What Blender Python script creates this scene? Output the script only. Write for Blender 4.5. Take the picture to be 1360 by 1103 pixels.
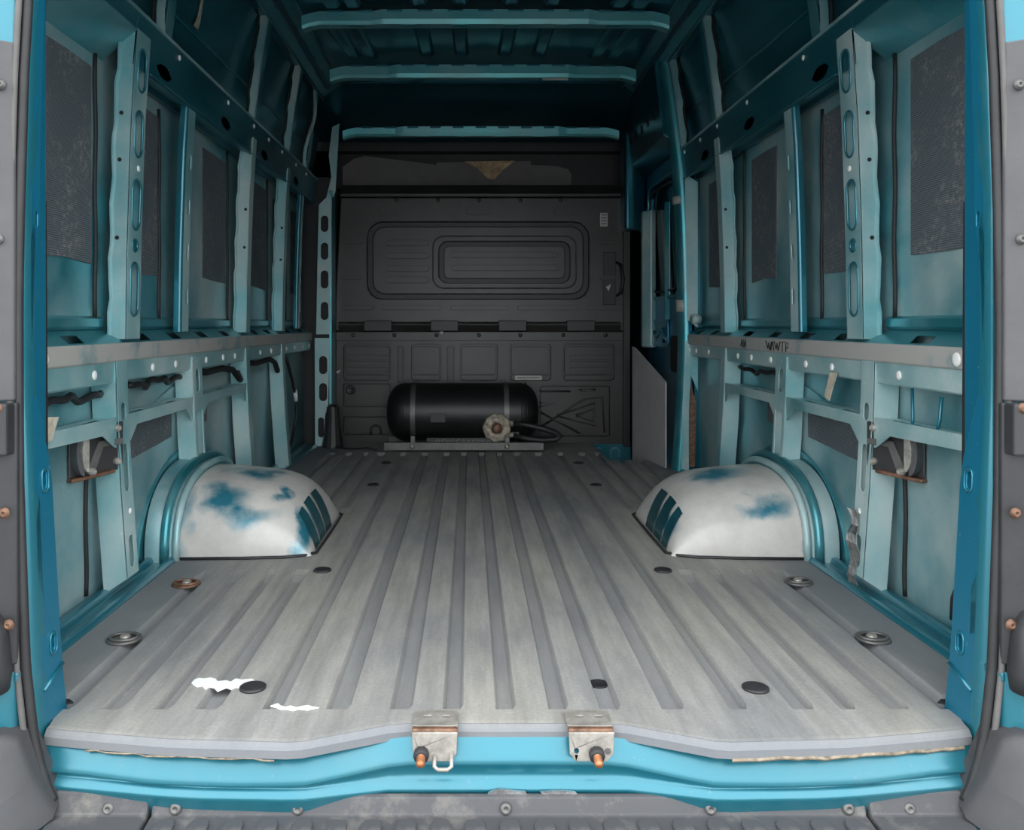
import bpy, bmesh, math, random
from mathutils import Vector, Matrix
from mathutils.geometry import tessellate_polygon
random.seed(7)
scene = bpy.context.scene
for o in list(bpy.data.objects):
    bpy.data.objects.remove(o)
COL = scene.collection

# ---------------------------------------------------------------- camera
cam_d = bpy.data.cameras.new('camera')
cam = bpy.data.objects.new('camera', cam_d)
COL.objects.link(cam)
cam.location = (-0.065, 0.0, 0.68)
cam.rotation_euler = (math.pi / 2, 0, 0)
cam_d.sensor_fit = 'HORIZONTAL'
cam_d.sensor_width = 36
cam_d.lens = 36 * 1100 / 1360
cam_d.shift_x = 57 / 1360
cam_d.shift_y = -121.5 / 1360
cam_d.clip_start = 0.02
scene.camera = cam

# ---------------------------------------------------------------- overcast sky
world = bpy.data.worlds.new('overcast_sky')
scene.world = world
world.use_nodes = True
bg = world.node_tree.nodes['Background']
bg.inputs[0].default_value = (0.93, 0.97, 1.0, 1)
bg.inputs[1].default_value = 3.9
scene.view_settings.view_transform = 'Standard'
scene.view_settings.look = 'None'
scene.view_settings.gamma = 1
scene.view_settings.use_curve_mapping = False
scene.view_settings.exposure = 0.0


# ---------------------------------------------------------------- materials
def new_mat(name):
    m = bpy.data.materials.new(name)
    m.use_nodes = True
    nt = m.node_tree
    return m, nt, nt.nodes['Principled BSDF']


def noise(nt, scale, detail=4, rough=0.6, coord='Object', stretch=(1, 1, 1)):
    tc = nt.nodes.new('ShaderNodeTexCoord')
    mp = nt.nodes.new('ShaderNodeMapping')
    mp.inputs['Scale'].default_value = stretch
    nz = nt.nodes.new('ShaderNodeTexNoise')
    nz.inputs['Scale'].default_value = scale
    nz.inputs['Detail'].default_value = detail
    nz.inputs['Roughness'].default_value = rough
    nt.links.new(tc.outputs[coord], mp.inputs[0])
    nt.links.new(mp.outputs[0], nz.inputs['Vector'])
    return nz.outputs['Fac']


def ramp(nt, fac, stops):
    r = nt.nodes.new('ShaderNodeValToRGB')
    els = r.color_ramp.elements
    while len(els) < len(stops):
        els.new(0.5)
    for e, (p, c) in zip(els, stops):
        e.position = p
        e.color = c if len(c) == 4 else (*c, 1)
    nt.links.new(fac, r.inputs[0])
    return r.outputs[0]


def mixc(nt, fac, a, b):
    m = nt.nodes.new('ShaderNodeMix')
    m.data_type = 'RGBA'
    for sock, v in ((m.inputs[0], fac), (m.inputs[6], a), (m.inputs[7], b)):
        if hasattr(v, 'is_output'):
            nt.links.new(v, sock)
        elif isinstance(v, (int, float)):
            sock.default_value = v
        else:
            sock.default_value = (*v, 1) if len(v) == 3 else v
    return m.outputs[2]


def mathn(nt, op, a, b=None, clamp=False):
    m = nt.nodes.new('ShaderNodeMath')
    m.operation = op
    m.use_clamp = clamp
    for i, v in enumerate((a, b)):
        if v is None:
            continue
        if hasattr(v, 'is_output'):
            nt.links.new(v, m.inputs[i])
        else:
            m.inputs[i].default_value = v
    return m.outputs[0]


def bump(nt, bsdf, height, strength=0.3, dist=0.002):
    b = nt.nodes.new('ShaderNodeBump')
    b.inputs['Strength'].default_value = strength
    b.inputs['Distance'].default_value = dist
    nt.links.new(height, b.inputs['Height'])
    nt.links.new(b.outputs[0], bsdf.inputs['Normal'])


def g3(r):
    return (r, r, r)


TEAL = (0.020, 0.225, 0.30)
DUST = (0.30, 0.36, 0.36)


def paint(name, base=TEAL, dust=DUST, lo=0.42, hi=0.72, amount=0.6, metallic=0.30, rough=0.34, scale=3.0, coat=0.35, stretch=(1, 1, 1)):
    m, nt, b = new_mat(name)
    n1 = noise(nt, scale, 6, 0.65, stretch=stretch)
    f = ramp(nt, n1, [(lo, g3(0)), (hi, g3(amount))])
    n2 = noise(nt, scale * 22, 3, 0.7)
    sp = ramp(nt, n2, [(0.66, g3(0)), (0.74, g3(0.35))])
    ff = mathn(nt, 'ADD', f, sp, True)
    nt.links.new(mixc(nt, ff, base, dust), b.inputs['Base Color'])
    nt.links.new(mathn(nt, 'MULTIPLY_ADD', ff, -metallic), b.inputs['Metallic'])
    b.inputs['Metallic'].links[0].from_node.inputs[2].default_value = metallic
    rr = mathn(nt, 'MULTIPLY_ADD', ff, 0.3)
    rr.node.inputs[2].default_value = rough
    nt.links.new(rr, b.inputs['Roughness'])
    b.inputs['Coat Weight'].default_value = coat
    b.inputs['Coat Roughness'].default_value = 0.18
    return m


def plain(name, col, rough=0.5, metallic=0.0, var=0.25, scale=12, bumpamt=0.0, bscale=60, coat=0.0):
    m, nt, b = new_mat(name)
    n = noise(nt, scale, 5)
    a = tuple(c * (1 - var) for c in col)
    c2 = tuple(min(1, c * (1 + var)) for c in col)
    nt.links.new(ramp(nt, n, [(0.3, a), (0.7, c2)]), b.inputs['Base Color'])
    b.inputs['Roughness'].default_value = rough
    b.inputs['Metallic'].default_value = metallic
    b.inputs['Coat Weight'].default_value = coat
    if bumpamt:
        bump(nt, b, noise(nt, bscale, 4), bumpamt)
    return m


M = {}
M['teal'] = paint('teal_metallic_paint', base=(0.035, 0.29, 0.345), dust=(0.28, 0.38, 0.38), amount=0.5, metallic=0.7)
M['teal_clean'] = paint('clean_teal_paint', base=(0.018, 0.170, 0.225), dust=(0.18, 0.24, 0.25), amount=0.25, lo=0.5, hi=0.8, metallic=0.4, rough=0.30, coat=0.6)
M['teal_pillar'] = paint('dusty_teal_pillar_paint', base=(0.15, 0.46, 0.50), dust=(0.56, 0.62, 0.60), amount=0.78, lo=0.30, hi=0.62, scale=2.2, metallic=0.6, rough=0.36)
M['teal_panel'] = paint('dusty_teal_panel_paint', base=(0.04, 0.30, 0.36), dust=(0.36, 0.43, 0.42), amount=0.9, lo=0.34, hi=0.64, scale=1.8, metallic=0.7)
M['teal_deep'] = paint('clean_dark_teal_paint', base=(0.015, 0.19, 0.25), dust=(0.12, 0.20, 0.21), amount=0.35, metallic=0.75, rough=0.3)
M['teal_roof'] = paint('teal_roof_paint', base=(0.012, 0.13, 0.175), amount=0.06, metallic=0.75, rough=0.3)
M['teal_frame'] = paint('deep_teal_frame_paint', base=(0.012, 0.20, 0.33), amount=0.25, lo=0.55, hi=0.8, metallic=0.5)
M['grey_primer'] = paint('scuffed_grey_primer_over_teal', base=(0.05, 0.25, 0.31), dust=(0.40, 0.385, 0.355), lo=0.28, hi=0.46, amount=0.95, scale=5, metallic=0.4, rough=0.42)
M['black_gap'] = plain('black_sealant', (0.012, 0.013, 0.014), 0.6)
M['rubber'] = plain('black_rubber', (0.022, 0.022, 0.023), 0.55, var=0.3, bumpamt=0.1)
M['rubber_grey'] = plain('weathered_grey_rubber', (0.115, 0.108, 0.105), 0.6, var=0.2, bumpamt=0.1)
M['grey_plastic'] = plain('grey_trim_plastic', (0.085, 0.083, 0.087), 0.55, var=0.12, bumpamt=0.15, bscale=300)
M['corner_plastic'] = plain('charcoal_bumper_plastic', (0.05, 0.05, 0.053), 0.5, var=0.15, bumpamt=0.15, bscale=300)
M['teal_bow'] = paint('teal_roof_bow_paint', base=(0.13, 0.47, 0.50), dust=(0.40, 0.50, 0.50), amount=0.4, metallic=0.6, rough=0.36)
M['dark_plastic'] = plain('dark_trim_plastic', (0.028, 0.028, 0.03), 0.5, var=0.2, bumpamt=0.1, bscale=200)
M['white_cap'] = plain('white_plastic', (0.80, 0.80, 0.78), 0.5, var=0.05)
M['steel'] = plain('bare_steel', (0.42, 0.39, 0.35), 0.42, 0.45, var=0.35, scale=40)
M['rust_steel'] = plain('rusty_steel', (0.20, 0.11, 0.07), 0.55, 0.5, var=0.5, scale=60, bumpamt=0.2)
M['copper'] = plain('copper_coloured_bolt', (0.42, 0.17, 0.08), 0.4, 0.7, var=0.3, scale=50)
M['black_metal'] = plain('black_painted_metal', (0.012, 0.012, 0.012), 0.42, 0.0, var=0.4, scale=8)
M['strap'] = plain('dull_steel_strap', (0.15, 0.145, 0.14), 0.45, 0.5)
M['valve'] = plain('corroded_valve_metal', (0.40, 0.34, 0.27), 0.6, 0.2, var=0.65, scale=45, bumpamt=0.6, bscale=50)
M['label'] = plain('pale_paper_label', (0.55, 0.54, 0.50), 0.7, var=0.08)
M['card'] = plain('torn_beige_card', (0.50, 0.45, 0.36), 0.8, var=0.25, scale=50)
M['sealant'] = plain('flaking_sealant', (0.22, 0.18, 0.13), 0.8, var=0.6, scale=90)
M['brown_paper'] = plain('stained_brown_paper', (0.50, 0.34, 0.20), 0.8, var=0.6, scale=18)
M['board'] = plain('grey_hardboard', (0.40, 0.375, 0.37), 0.75, var=0.08, bumpamt=0.1)
M['headliner'] = plain('grey_headliner_board', (0.17, 0.155, 0.145), 0.8, var=0.1)
M['cable'] = plain('black_cable', (0.018, 0.018, 0.02), 0.5)
M['asphalt'] = plain('grey_asphalt', (0.22, 0.215, 0.21), 0.85, var=0.3, scale=8)
M['paint_spill'] = plain('dried_white_paint', (0.85, 0.85, 0.83), 0.6, var=0.04)
M['glass'] = plain('dark_window_film', (0.006, 0.012, 0.016), 0.12, var=0.1)
M['foil'] = plain('crumpled_foil', (0.62, 0.62, 0.62), 0.25, 0.9, var=0.4, scale=40, bumpamt=0.6)
M['bumper'] = None


def make_bumper():
    m, nt, b = new_mat('weathered_black_bumper_plastic')
    f = ramp(nt, noise(nt, 9, 7, 0.7), [(0.52, g3(0)), (0.75, g3(0.6))])
    nt.links.new(mixc(nt, f, (0.07, 0.07, 0.075), (0.30, 0.27, 0.23)), b.inputs['Base Color'])
    b.inputs['Roughness'].default_value = 0.6
    bump(nt, b, noise(nt, 220, 3), 0.25)
    return m


M['bumper'] = make_bumper()


def make_liner():
    m, nt, b = new_mat('worn_grey_floor_liner')
    big = ramp(nt, noise(nt, 2.2, 5, 0.6, stretch=(1.2, 0.55, 1)), [(0.33, (0.228, 0.230, 0.230)), (0.46, (0.312, 0.303, 0.285)), (0.64, (0.385, 0.365, 0.318))])
    streak = ramp(nt, noise(nt, 26, 6, 0.7, stretch=(1, 0.10, 1)), [(0.30, g3(0.66)), (0.72, g3(1.25))])
    mul = nt.nodes.new('ShaderNodeMix')
    mul.data_type = 'RGBA'
    mul.blend_type = 'MULTIPLY'
    mul.inputs[0].default_value = 0.75
    nt.links.new(big, mul.inputs[6])
    nt.links.new(streak, mul.inputs[7])
    fine = ramp(nt, noise(nt, 140, 3, 0.7), [(0.3, g3(0.86)), (0.7, g3(1.12))])
    mul2 = nt.nodes.new('ShaderNodeMix')
    mul2.data_type = 'RGBA'
    mul2.blend_type = 'MULTIPLY'
    mul2.inputs[0].default_value = 0.8
    nt.links.new(mul.outputs[2], mul2.inputs[6])
    nt.links.new(fine, mul2.inputs[7])
    sc = ramp(nt, noise(nt, 60, 2, 0.5, stretch=(1, 0.25, 1)), [(0.70, g3(0)), (0.76, g3(0.35))])
    nt.links.new(mixc(nt, sc, mul2.outputs[2], (0.46, 0.45, 0.42)), b.inputs['Base Color'])
    src = b.inputs['Base Color'].links[0].from_socket
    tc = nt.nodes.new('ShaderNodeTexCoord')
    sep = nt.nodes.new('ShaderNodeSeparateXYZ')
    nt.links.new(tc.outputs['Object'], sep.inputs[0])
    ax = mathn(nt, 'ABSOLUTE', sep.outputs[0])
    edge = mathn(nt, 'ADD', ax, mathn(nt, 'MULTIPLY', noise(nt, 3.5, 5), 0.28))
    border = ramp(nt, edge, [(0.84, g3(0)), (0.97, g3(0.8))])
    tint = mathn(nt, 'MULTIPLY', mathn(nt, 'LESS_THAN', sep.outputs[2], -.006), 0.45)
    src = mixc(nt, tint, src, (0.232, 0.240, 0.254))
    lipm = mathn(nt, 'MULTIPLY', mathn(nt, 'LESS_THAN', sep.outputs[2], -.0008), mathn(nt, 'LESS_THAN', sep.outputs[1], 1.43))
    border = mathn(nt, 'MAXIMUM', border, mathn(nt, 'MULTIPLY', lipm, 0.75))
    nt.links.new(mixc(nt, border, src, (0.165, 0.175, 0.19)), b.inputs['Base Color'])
    b.inputs['Roughness'].default_value = 0.62
    bump(nt, b, noise(nt, 90, 5, 0.7), 0.25, 0.002)
    return m


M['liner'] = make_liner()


def make_pad():
    m, nt, b = new_mat('woven_dark_damping_pad')
    tc = nt.nodes.new('ShaderNodeTexCoord')
    w = nt.nodes.new('ShaderNodeTexWave')
    w.wave_type = 'BANDS'
    w.bands_direction = 'Z'
    w.inputs['Scale'].default_value = 62
    w.inputs['Distortion'].default_value = 2.5
    w.inputs['Detail'].default_value = 3
    nt.links.new(tc.outputs['Object'], w.inputs['Vector'])
    base = ramp(nt, w.outputs['Fac'], [(0.2, (0.05, 0.062, 0.072)), (0.8, (0.115, 0.135, 0.15))])
    scf = mathn(nt, 'MULTIPLY', ramp(nt, noise(nt, 7, 4), [(0.44, g3(0)), (0.62, g3(1))]), ramp(nt, noise(nt, 70, 6, 0.85), [(0.50, g3(0)), (0.64, g3(0.75))]))
    nt.links.new(mixc(nt, scf, base, (0.34, 0.30, 0.28)), b.inputs['Base Color'])
    b.inputs['Roughness'].default_value = 0.75
    bump(nt, b, w.outputs['Fac'], 0.4, 0.001)
    return m


M['pad'] = make_pad()


def make_arch_mat(name, blobs):
    """worn-through paint: pale primer with patches of teal left; blobs = (x, y, z, rx, ry, rz)"""
    m, nt, b = new_mat(name)
    tc = nt.nodes.new('ShaderNodeTexCoord')
    tot = None
    warp = nt.nodes.new('ShaderNodeTexNoise')
    warp.inputs['Scale'].default_value = 11
    warp.inputs['Detail'].default_value = 6
    nt.links.new(tc.outputs['Object'], warp.inputs['Vector'])
    off = nt.nodes.new('ShaderNodeVectorMath')
    off.operation = 'MULTIPLY_ADD'
    off.inputs[1].default_value = (0.14, 0.14, 0.10)
    nt.links.new(warp.outputs['Color'], off.inputs[0])
    nt.links.new(tc.outputs['Object'], off.inputs[2])
    for (x, y, z, rx, ry, rz) in blobs:
        mp = nt.nodes.new('ShaderNodeMapping')
        mp.vector_type = 'POINT'
        mp.inputs['Location'].default_value = (-(x + 0.07) / rx, -(y + 0.07) / ry, -(z + 0.05) / rz)
        mp.inputs['Scale'].default_value = (1 / rx, 1 / ry, 1 / rz)
        nt.links.new(off.outputs[0], mp.inputs[0])
        gr = nt.nodes.new('ShaderNodeTexGradient')
        gr.gradient_type = 'SPHERICAL'
        nt.links.new(mp.outputs[0], gr.inputs[0])
        tot = gr.outputs['Fac'] if tot is None else mathn(nt, 'MAXIMUM', tot, gr.outputs['Fac'])
    n = noise(nt, 22, 8, 0.8)
    v = mathn(nt, 'ADD', tot, mathn(nt, 'MULTIPLY_ADD', n, 0.55))
    v.node.inputs[1].links[0].from_node.inputs[2].default_value = -0.30
    mask = ramp(nt, v, [(0.02, g3(0)), (0.22, g3(.28)), (0.60, g3(1))])
    worn = ramp(nt, noise(nt, 5, 6, 0.7), [(0.3, (0.50, 0.475, 0.44)), (0.7, (0.70, 0.67, 0.63))])
    nt.links.new(mixc(nt, mask, worn, (0.045, 0.27, 0.37)), b.inputs['Base Color'])
    mt = mathn(nt, 'MULTIPLY', mask, 0.45)
    nt.links.new(mt, b.inputs['Metallic'])
    b.inputs['Roughness'].default_value = 0.38
    b.inputs['Coat Weight'].default_value = 0.25
    return m


# ---------------------------------------------------------------- mesh helpers
class MB:
    def __init__(s):
        s.v, s.f = [], []

    def add(s, v, f):
        k = len(s.v)
        s.v += [tuple(p) for p in v]
        s.f += [tuple(i + k for i in q) for q in f]
        return s

    def box(s, x0, x1, y0, y1, z0, z1):
        v = [(x, y, z) for x in (x0, x1) for y in (y0, y1) for z in (z0, z1)]
        return s.add(v, [(0, 1, 3, 2), (4, 6, 7, 5), (0, 4, 5, 1), (2, 3, 7, 6), (0, 2, 6, 4), (1, 5, 7, 3)])

    def prism(s, sec, a0, a1, axis='y', fn=None):
        """closed section extruded; sec = (x,z) for axis y, (y,z) for axis x, (x,y) for axis z"""
        n = len(sec)
        mk = {'y': lambda p, a: (p[0], a, p[1]), 'x': lambda p, a: (a, p[0], p[1]), 'z': lambda p, a: (p[0], p[1], a)}[axis]
        v = [mk(p, a0) for p in sec] + [mk(p, a1) for p in sec]
        f = [(i, (i + 1) % n, n + (i + 1) % n, n + i) for i in range(n)] + [tuple(range(n)), tuple(range(n, 2 * n))]
        return s.add(v, f)

    def plate(s, outer, holes, t, fn):
        """flat outline with holes, thickness t; fn(u, v, w) -> 3D"""
        loops = [outer] + list(holes)
        tris = tessellate_polygon([[Vector((p[0], p[1], 0)) for p in l] for l in loops])
        flat = [p for l in loops for p in l]
        n = len(flat)
        v = [fn(p[0], p[1], 0) for p in flat] + [fn(p[0], p[1], t) for p in flat]
        f = [tuple(q) for q in tris] + [tuple(i + n for i in q) for q in tris]
        k = 0
        for l in loops:
            m = len(l)
            for i in range(m):
                a, b_ = k + i, k + (i + 1) % m
                f.append((a, b_, b_ + n, a + n))
            k += m
        return s.add(v, f)

    def tube(s, pts, r, n=8, closed=False, flat=1.0):
        pts = [Vector(p) for p in pts]
        rings = []
        m = len(pts)
        up = Vector((0, 0, 1))
        prev = None
        for i, p in enumerate(pts):
            if closed:
                t = (pts[(i + 1) % m] - pts[i - 1]).normalized()
            else:
                t = (pts[min(i + 1, m - 1)] - pts[max(i - 1, 0)]).normalized()
            if prev is None:
                a = up if abs(t.z) < 0.9 else Vector((1, 0, 0))
                u = t.cross(a).normalized()
            else:
                u = (prev - t * prev.dot(t)).normalized()
            prev = u
            w = t.cross(u)
            rr = r[i] if isinstance(r, (list, tuple)) else r
            rings.append([p + u * rr * math.cos(2 * math.pi * k / n) + w * rr * flat * math.sin(2 * math.pi * k / n) for k in range(n)])
        v = [q for ring in rings for q in ring]
        f = []
        for i in range(m if closed else m - 1):
            j = (i + 1) % m
            for k in range(n):
                f.append((i * n + k, i * n + (k + 1) % n, j * n + (k + 1) % n, j * n + k))
        if not closed:
            f += [tuple(range(n)), tuple(range((m - 1) * n, m * n))]
        return s.add(v, f)

    def lathe(s, prof, origin, axis, n=20):
        """prof = (radius, along) list; axis = unit vector"""
        ax = Vector(axis).normalized()
        a = Vector((0, 0, 1)) if abs(ax.z) < 0.9 else Vector((1, 0, 0))
        u = ax.cross(a).normalized()
        w = ax.cross(u)
        o = Vector(origin)
        v, f = [], []
        for (r, h) in prof:
            for k in range(n):
                t = 2 * math.pi * k / n
                v.append(o + ax * h + (u * math.cos(t) + w * math.sin(t)) * max(r, 1e-5))
        m = len(prof)
        for i in range(m - 1):
            for k in range(n):
                f.append((i * n + k, i * n + (k + 1) % n, (i + 1) * n + (k + 1) % n, (i + 1) * n + k))
        f += [tuple(range(n)), tuple(range((m - 1) * n, m * n))]
        return s.add(v, f)

    def grid(s, rows):
        n = len(rows[0])
        v = [p for r in rows for p in r]
        f = [(i * n + k, i * n + k + 1, (i + 1) * n + k + 1, (i + 1) * n + k) for i in range(len(rows) - 1) for k in range(n - 1)]
        return s.add(v, f)

    def mesh(s, name, mat, smooth=False, weld=True):
        bm = bmesh.new()
        vs = [bm.verts.new(p) for p in s.v]
        for q in s.f:
            try:
                bm.faces.new([vs[i] for i in q])
            except ValueError:
                pass
        if weld:
            bmesh.ops.remove_doubles(bm, verts=bm.verts, dist=1e-5)
            bmesh.ops.dissolve_degenerate(bm, edges=bm.edges, dist=1e-6)
        bmesh.ops.recalc_face_normals(bm, faces=bm.faces)
        me = bpy.data.meshes.new(name)
        bm.to_mesh(me)
        bm.free()
        if smooth:
            me.polygons.foreach_set('use_smooth', [True] * len(me.polygons))
        me.materials.append(M[mat] if isinstance(mat, str) else mat)
        return me

    def build(s, name, mat, parent=None, smooth=False, bevel=0.0, seg=2, weld=True):
        me = s.mesh(name, mat, smooth, weld)
        return put(name, me, parent, bevel, seg)


def put(name, me, parent=None, bevel=0.0, seg=2, loc=None):
    o = bpy.data.objects.new(name, me)
    COL.objects.link(o)
    if parent is not None:
        o.parent = parent
    if loc is not None:
        o.location = loc
    if bevel:
        b = o.modifiers.new('edge', 'BEVEL')
        b.width = bevel
        b.segments = seg
        b.limit_method = 'ANGLE'
        b.angle_limit = math.radians(35)
        b.harden_normals = False
    return o


def tag(o, label, cat, group=None, kind=None):
    o['label'] = label
    o['category'] = cat
    if group:
        o['group'] = group
    if kind:
        o['kind'] = kind
    return o


def empty(name, loc=(0, 0, 0)):
    o = bpy.data.objects.new(name, None)
    COL.objects.link(o)
    o.location = loc
    o.empty_display_size = 0.05
    return o


def rrect(u0, u1, v0, v1, r, n=4):
    out = []
    for (cu, cv, a0) in ((u1 - r, v1 - r, 0), (u0 + r, v1 - r, 90), (u0 + r, v0 + r, 180), (u1 - r, v0 + r, 270)):
        for i in range(n + 1):
            a = math.radians(a0 + 90 * i / n)
            out.append((cu + r * math.cos(a), cv + r * math.sin(a)))
    return out


def stadium(cu, v0, v1, a, n=5):
    return rrect(cu - a, cu + a, v0, v1, a * 0.999, n)


def lerp(tab, x):
    if x <= tab[0][0]:
        return tab[0][1]
    for (a, va), (b, vb) in zip(tab, tab[1:]):
        if x <= b:
            return va + (vb - va) * (x - a) / (b - a)
    return tab[-1][1]


PTAB = [(-0.05, .908), (0.06, .917), (0.3, .934), (0.56, .946), (0.64, .944), (0.9, .940), (1.2, .930), (1.45, .914), (1.48, .908), (1.70, .880), (1.92, .845), (2.0, .83)]
STAB = [(-0.2, 1.01), (1.36, 1.01), (1.5, .985), (1.70, .945), (1.93, .885), (2.0, .86)]


def P(z):
    return lerp(PTAB, z)


def S(z):
    return lerp(STAB, z)


def zs(a, b, n):
    return [a + (b - a) * i / n for i in range(n + 1)]


SIDE = {-1: 'left', 1: 'right'}

# ================================================================ SETTING
# ground outside
g = MB().box(-14, 14, -14, 14, -0.80, -0.72).build('ground', 'asphalt')
tag(g, 'grey asphalt ground under and behind the van', 'ground', kind='structure')

# ---------------------------------------------------------------- floor liner
RAISED = [(.0185, .075), (.112, .165), (.205, .275), (.318, .395), (.43, .505)]
OUTER_R = [(.548, .590), (.622, .676), (.716, .765)]
FRONT_END, TROUGH = 4.36, -0.015


def y_edge(x):
    a = abs(x)
    return lerp([(0, 1.412), (.172, 1.412), (.20, 1.407), (.335, 1.352), (.36, 1.349), (.56, 1.360), (.74, 1.388), (.775, 1.396)], a)


def halfw(y):
    return lerp([(1.30, .775), (1.40, .775), (1.515, .800), (1.53, .872), (1.56, .905), (4.8, .905)], y)


def prof(x, bands, lo, hi):
    a = abs(x)
    if a < lo or a > hi:
        return 0.0
    best = 0.0
    for (p, q) in bands:
        if p <= a <= q:
            return 0.0
    d = min(min(abs(a - p), abs(a - q)) for (p, q) in bands)
    d = min(d, a - lo if lo > 0 else 9, hi - a)
    return TROUGH * min(1.0, d / 0.006)


xs = set()
for bands, lo, hi in ((RAISED, 0, .505), (OUTER_R, .505, .81)):
    for (p, q) in bands:
        for e in (p, q):
            for dd in (-.006, 0, .006):
                xs.add(round(e + dd, 4))
for e in (.0, .505, .514, .801, .81, .63, .775, .79, .85, .905, .335, .36):
    xs.add(e)
xs = sorted(x for x in xs if x >= 0)
XS = sorted(set([-x for x in xs] + xs))
rows_y = ['e2', 'e1', 'e0', 'i0', 1.46, 1.478, 1.50, 1.52, 1.53, 1.56, 1.7, 1.9, 2.1, 2.22, 2.290, 2.4, 2.6, 2.8, 3.0, 3.05, 3.068, 3.092, 3.098, 3.107, 3.113, 3.3, 3.64, 3.646, 3.656, 3.662, 3.8, 4.0, 4.13, FRONT_END - .018, FRONT_END, 4.5, 4.72]
rows = []
for ry in rows_y:
    row = []
    for x in XS:
        if isinstance(ry, str):
            hw = .775
            xx = max(-hw, min(hw, x))
            ye = y_edge(xx)
            y, z = {'e2': (ye - .012, -.024), 'e1': (ye - .013, -.010), 'e0': (ye - .004, -.001), 'i0': (ye + .006, 0.0)}[ry]
        else:
            y = ry
            hw = halfw(y)
            xx = max(-hw, min(hw, x))
            z = 0.0
            if 1.478 <= y <= FRONT_END - .018:
                if abs(xx) <= .505:
                    z = prof(xx, RAISED, 0, .505)
                    if False:
                        z = z * .45 if abs(xx) < .3 else z
                elif 1.478 <= y <= 2.22 or y >= 3.068:
                    z = prof(xx, OUTER_R, .505, .80)
        row.append((xx, y, z))
    rows.append(row)
fm = MB()
n = len(XS)
fm.v = [p for r in rows for p in r]
for i in range(len(rows) - 1):
    for k in range(n - 1):
        if XS[k] >= .63 - 1e-6 and not isinstance(rows_y[i], str) and rows_y[i] >= 4.13 - 1e-6:
            continue                                             # sliding-door step well
        fm.f.append((i * n + k, i * n + k + 1, (i + 1) * n + k + 1, (i + 1) * n + k))
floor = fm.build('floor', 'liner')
tag(floor, 'worn grey ribbed plastic floor liner covering the load bed', 'floor', kind='structure')
# sub floor under the liner, with the step well left open
MB().box(-1.0, .63, 1.42, 4.78, -.13, -.034).box(.63, 1.0, 1.42, 4.13, -.13, -.034).build('sub_floor', 'teal_clean', floor)
# step well: its back and side faces and tread, teal
sw = MB().box(.625, .95, 4.13, 4.74, -.14, -.10).box(.615, .63, 4.13, 4.74, -.10, -.004).build('step_well', 'teal_clean', floor)
plug_me = MB().lathe([(.0245, 0), (.0245, .0035), (.020, .0055), (.017, .0045), (0, .0045)], (0, 0, 0), (0, 0, 1), 20).mesh('floor_plug', 'dark_plastic', True)
for (x, y) in ((-.468, 1.543), (.468, 1.541), (-.468, 2.276), (.468, 2.276), (-.468, 3.48), (.468, 3.48), (-.468, 4.03), (.468, 4.03)):
    put('floor_plug', plug_me, floor, loc=(x, y, .0005))
for s_ in (-1, 1):
    MB().prism([(s_ * .772, 1.480), (s_ * .806, 1.462), (s_ * .806, 1.492), (s_ * .785, 1.492)], .0005, .0035, 'z').build('corner_notch', 'black_gap', floor)
hole = MB().lathe([(.019, .0), (.0185, .0025), (.014, .0028), (.0125, .001), (0, .001)], (.184, 1.594, -.0148), (0, 0, 1), 18).build('drain_hole', 'black_gap', floor, True)


# ---------------------------------------------------------------- lashing rings
def ring_mesh_parts(name, x, y, label, rust):
    t = empty(name, (x, y, 0))
    tag(t, label, 'lashing ring', 'floor lashing rings')
    mt = 'rust_steel' if rust else 'strap'
    MB().lathe([(.037, .0), (.036, .004), (.031, .006), (.027, .002), (0, .002)], (0, 0, 0), (0, 0, 1), 24).build('cup', mt, t, True)
    pts = [(.029 * math.cos(a), .022 * math.sin(a) - .004, .007) for a in [2 * math.pi * i / 20 for i in range(20)]]
    MB().tube(pts, .0034, 6, closed=True).build('ring', 'strap' if not rust else 'rust_steel', t, True)
    MB().lathe([(.012, .001), (.012, .006), (.008, .009), (0, .009)], (0, .004, 0), (0, 0, 1), 12).build('bolt_head', 'steel', t, True)
    return t


ring_mesh_parts('lashing_ring', -.802, 2.158, 'rusty lashing ring in floor close behind left wheel arch', True)
ring_mesh_parts('lashing_ring', -.807, 1.782, 'steel lashing ring in floor near the left rear corner', False)
ring_mesh_parts('lashing_ring', .80, 2.175, 'steel lashing ring in floor close behind right wheel arch', False)
ring_mesh_parts('lashing_ring', .805, 1.785, 'steel lashing ring in floor near the right rear corner', False)


# ---------------------------------------------------------------- walls
def wave(z, ph=0.0, amp=.0026):
    return amp * math.sin(z * 42 + ph) + amp * .5 * math.sin(z * 87 + ph * 2)


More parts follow.
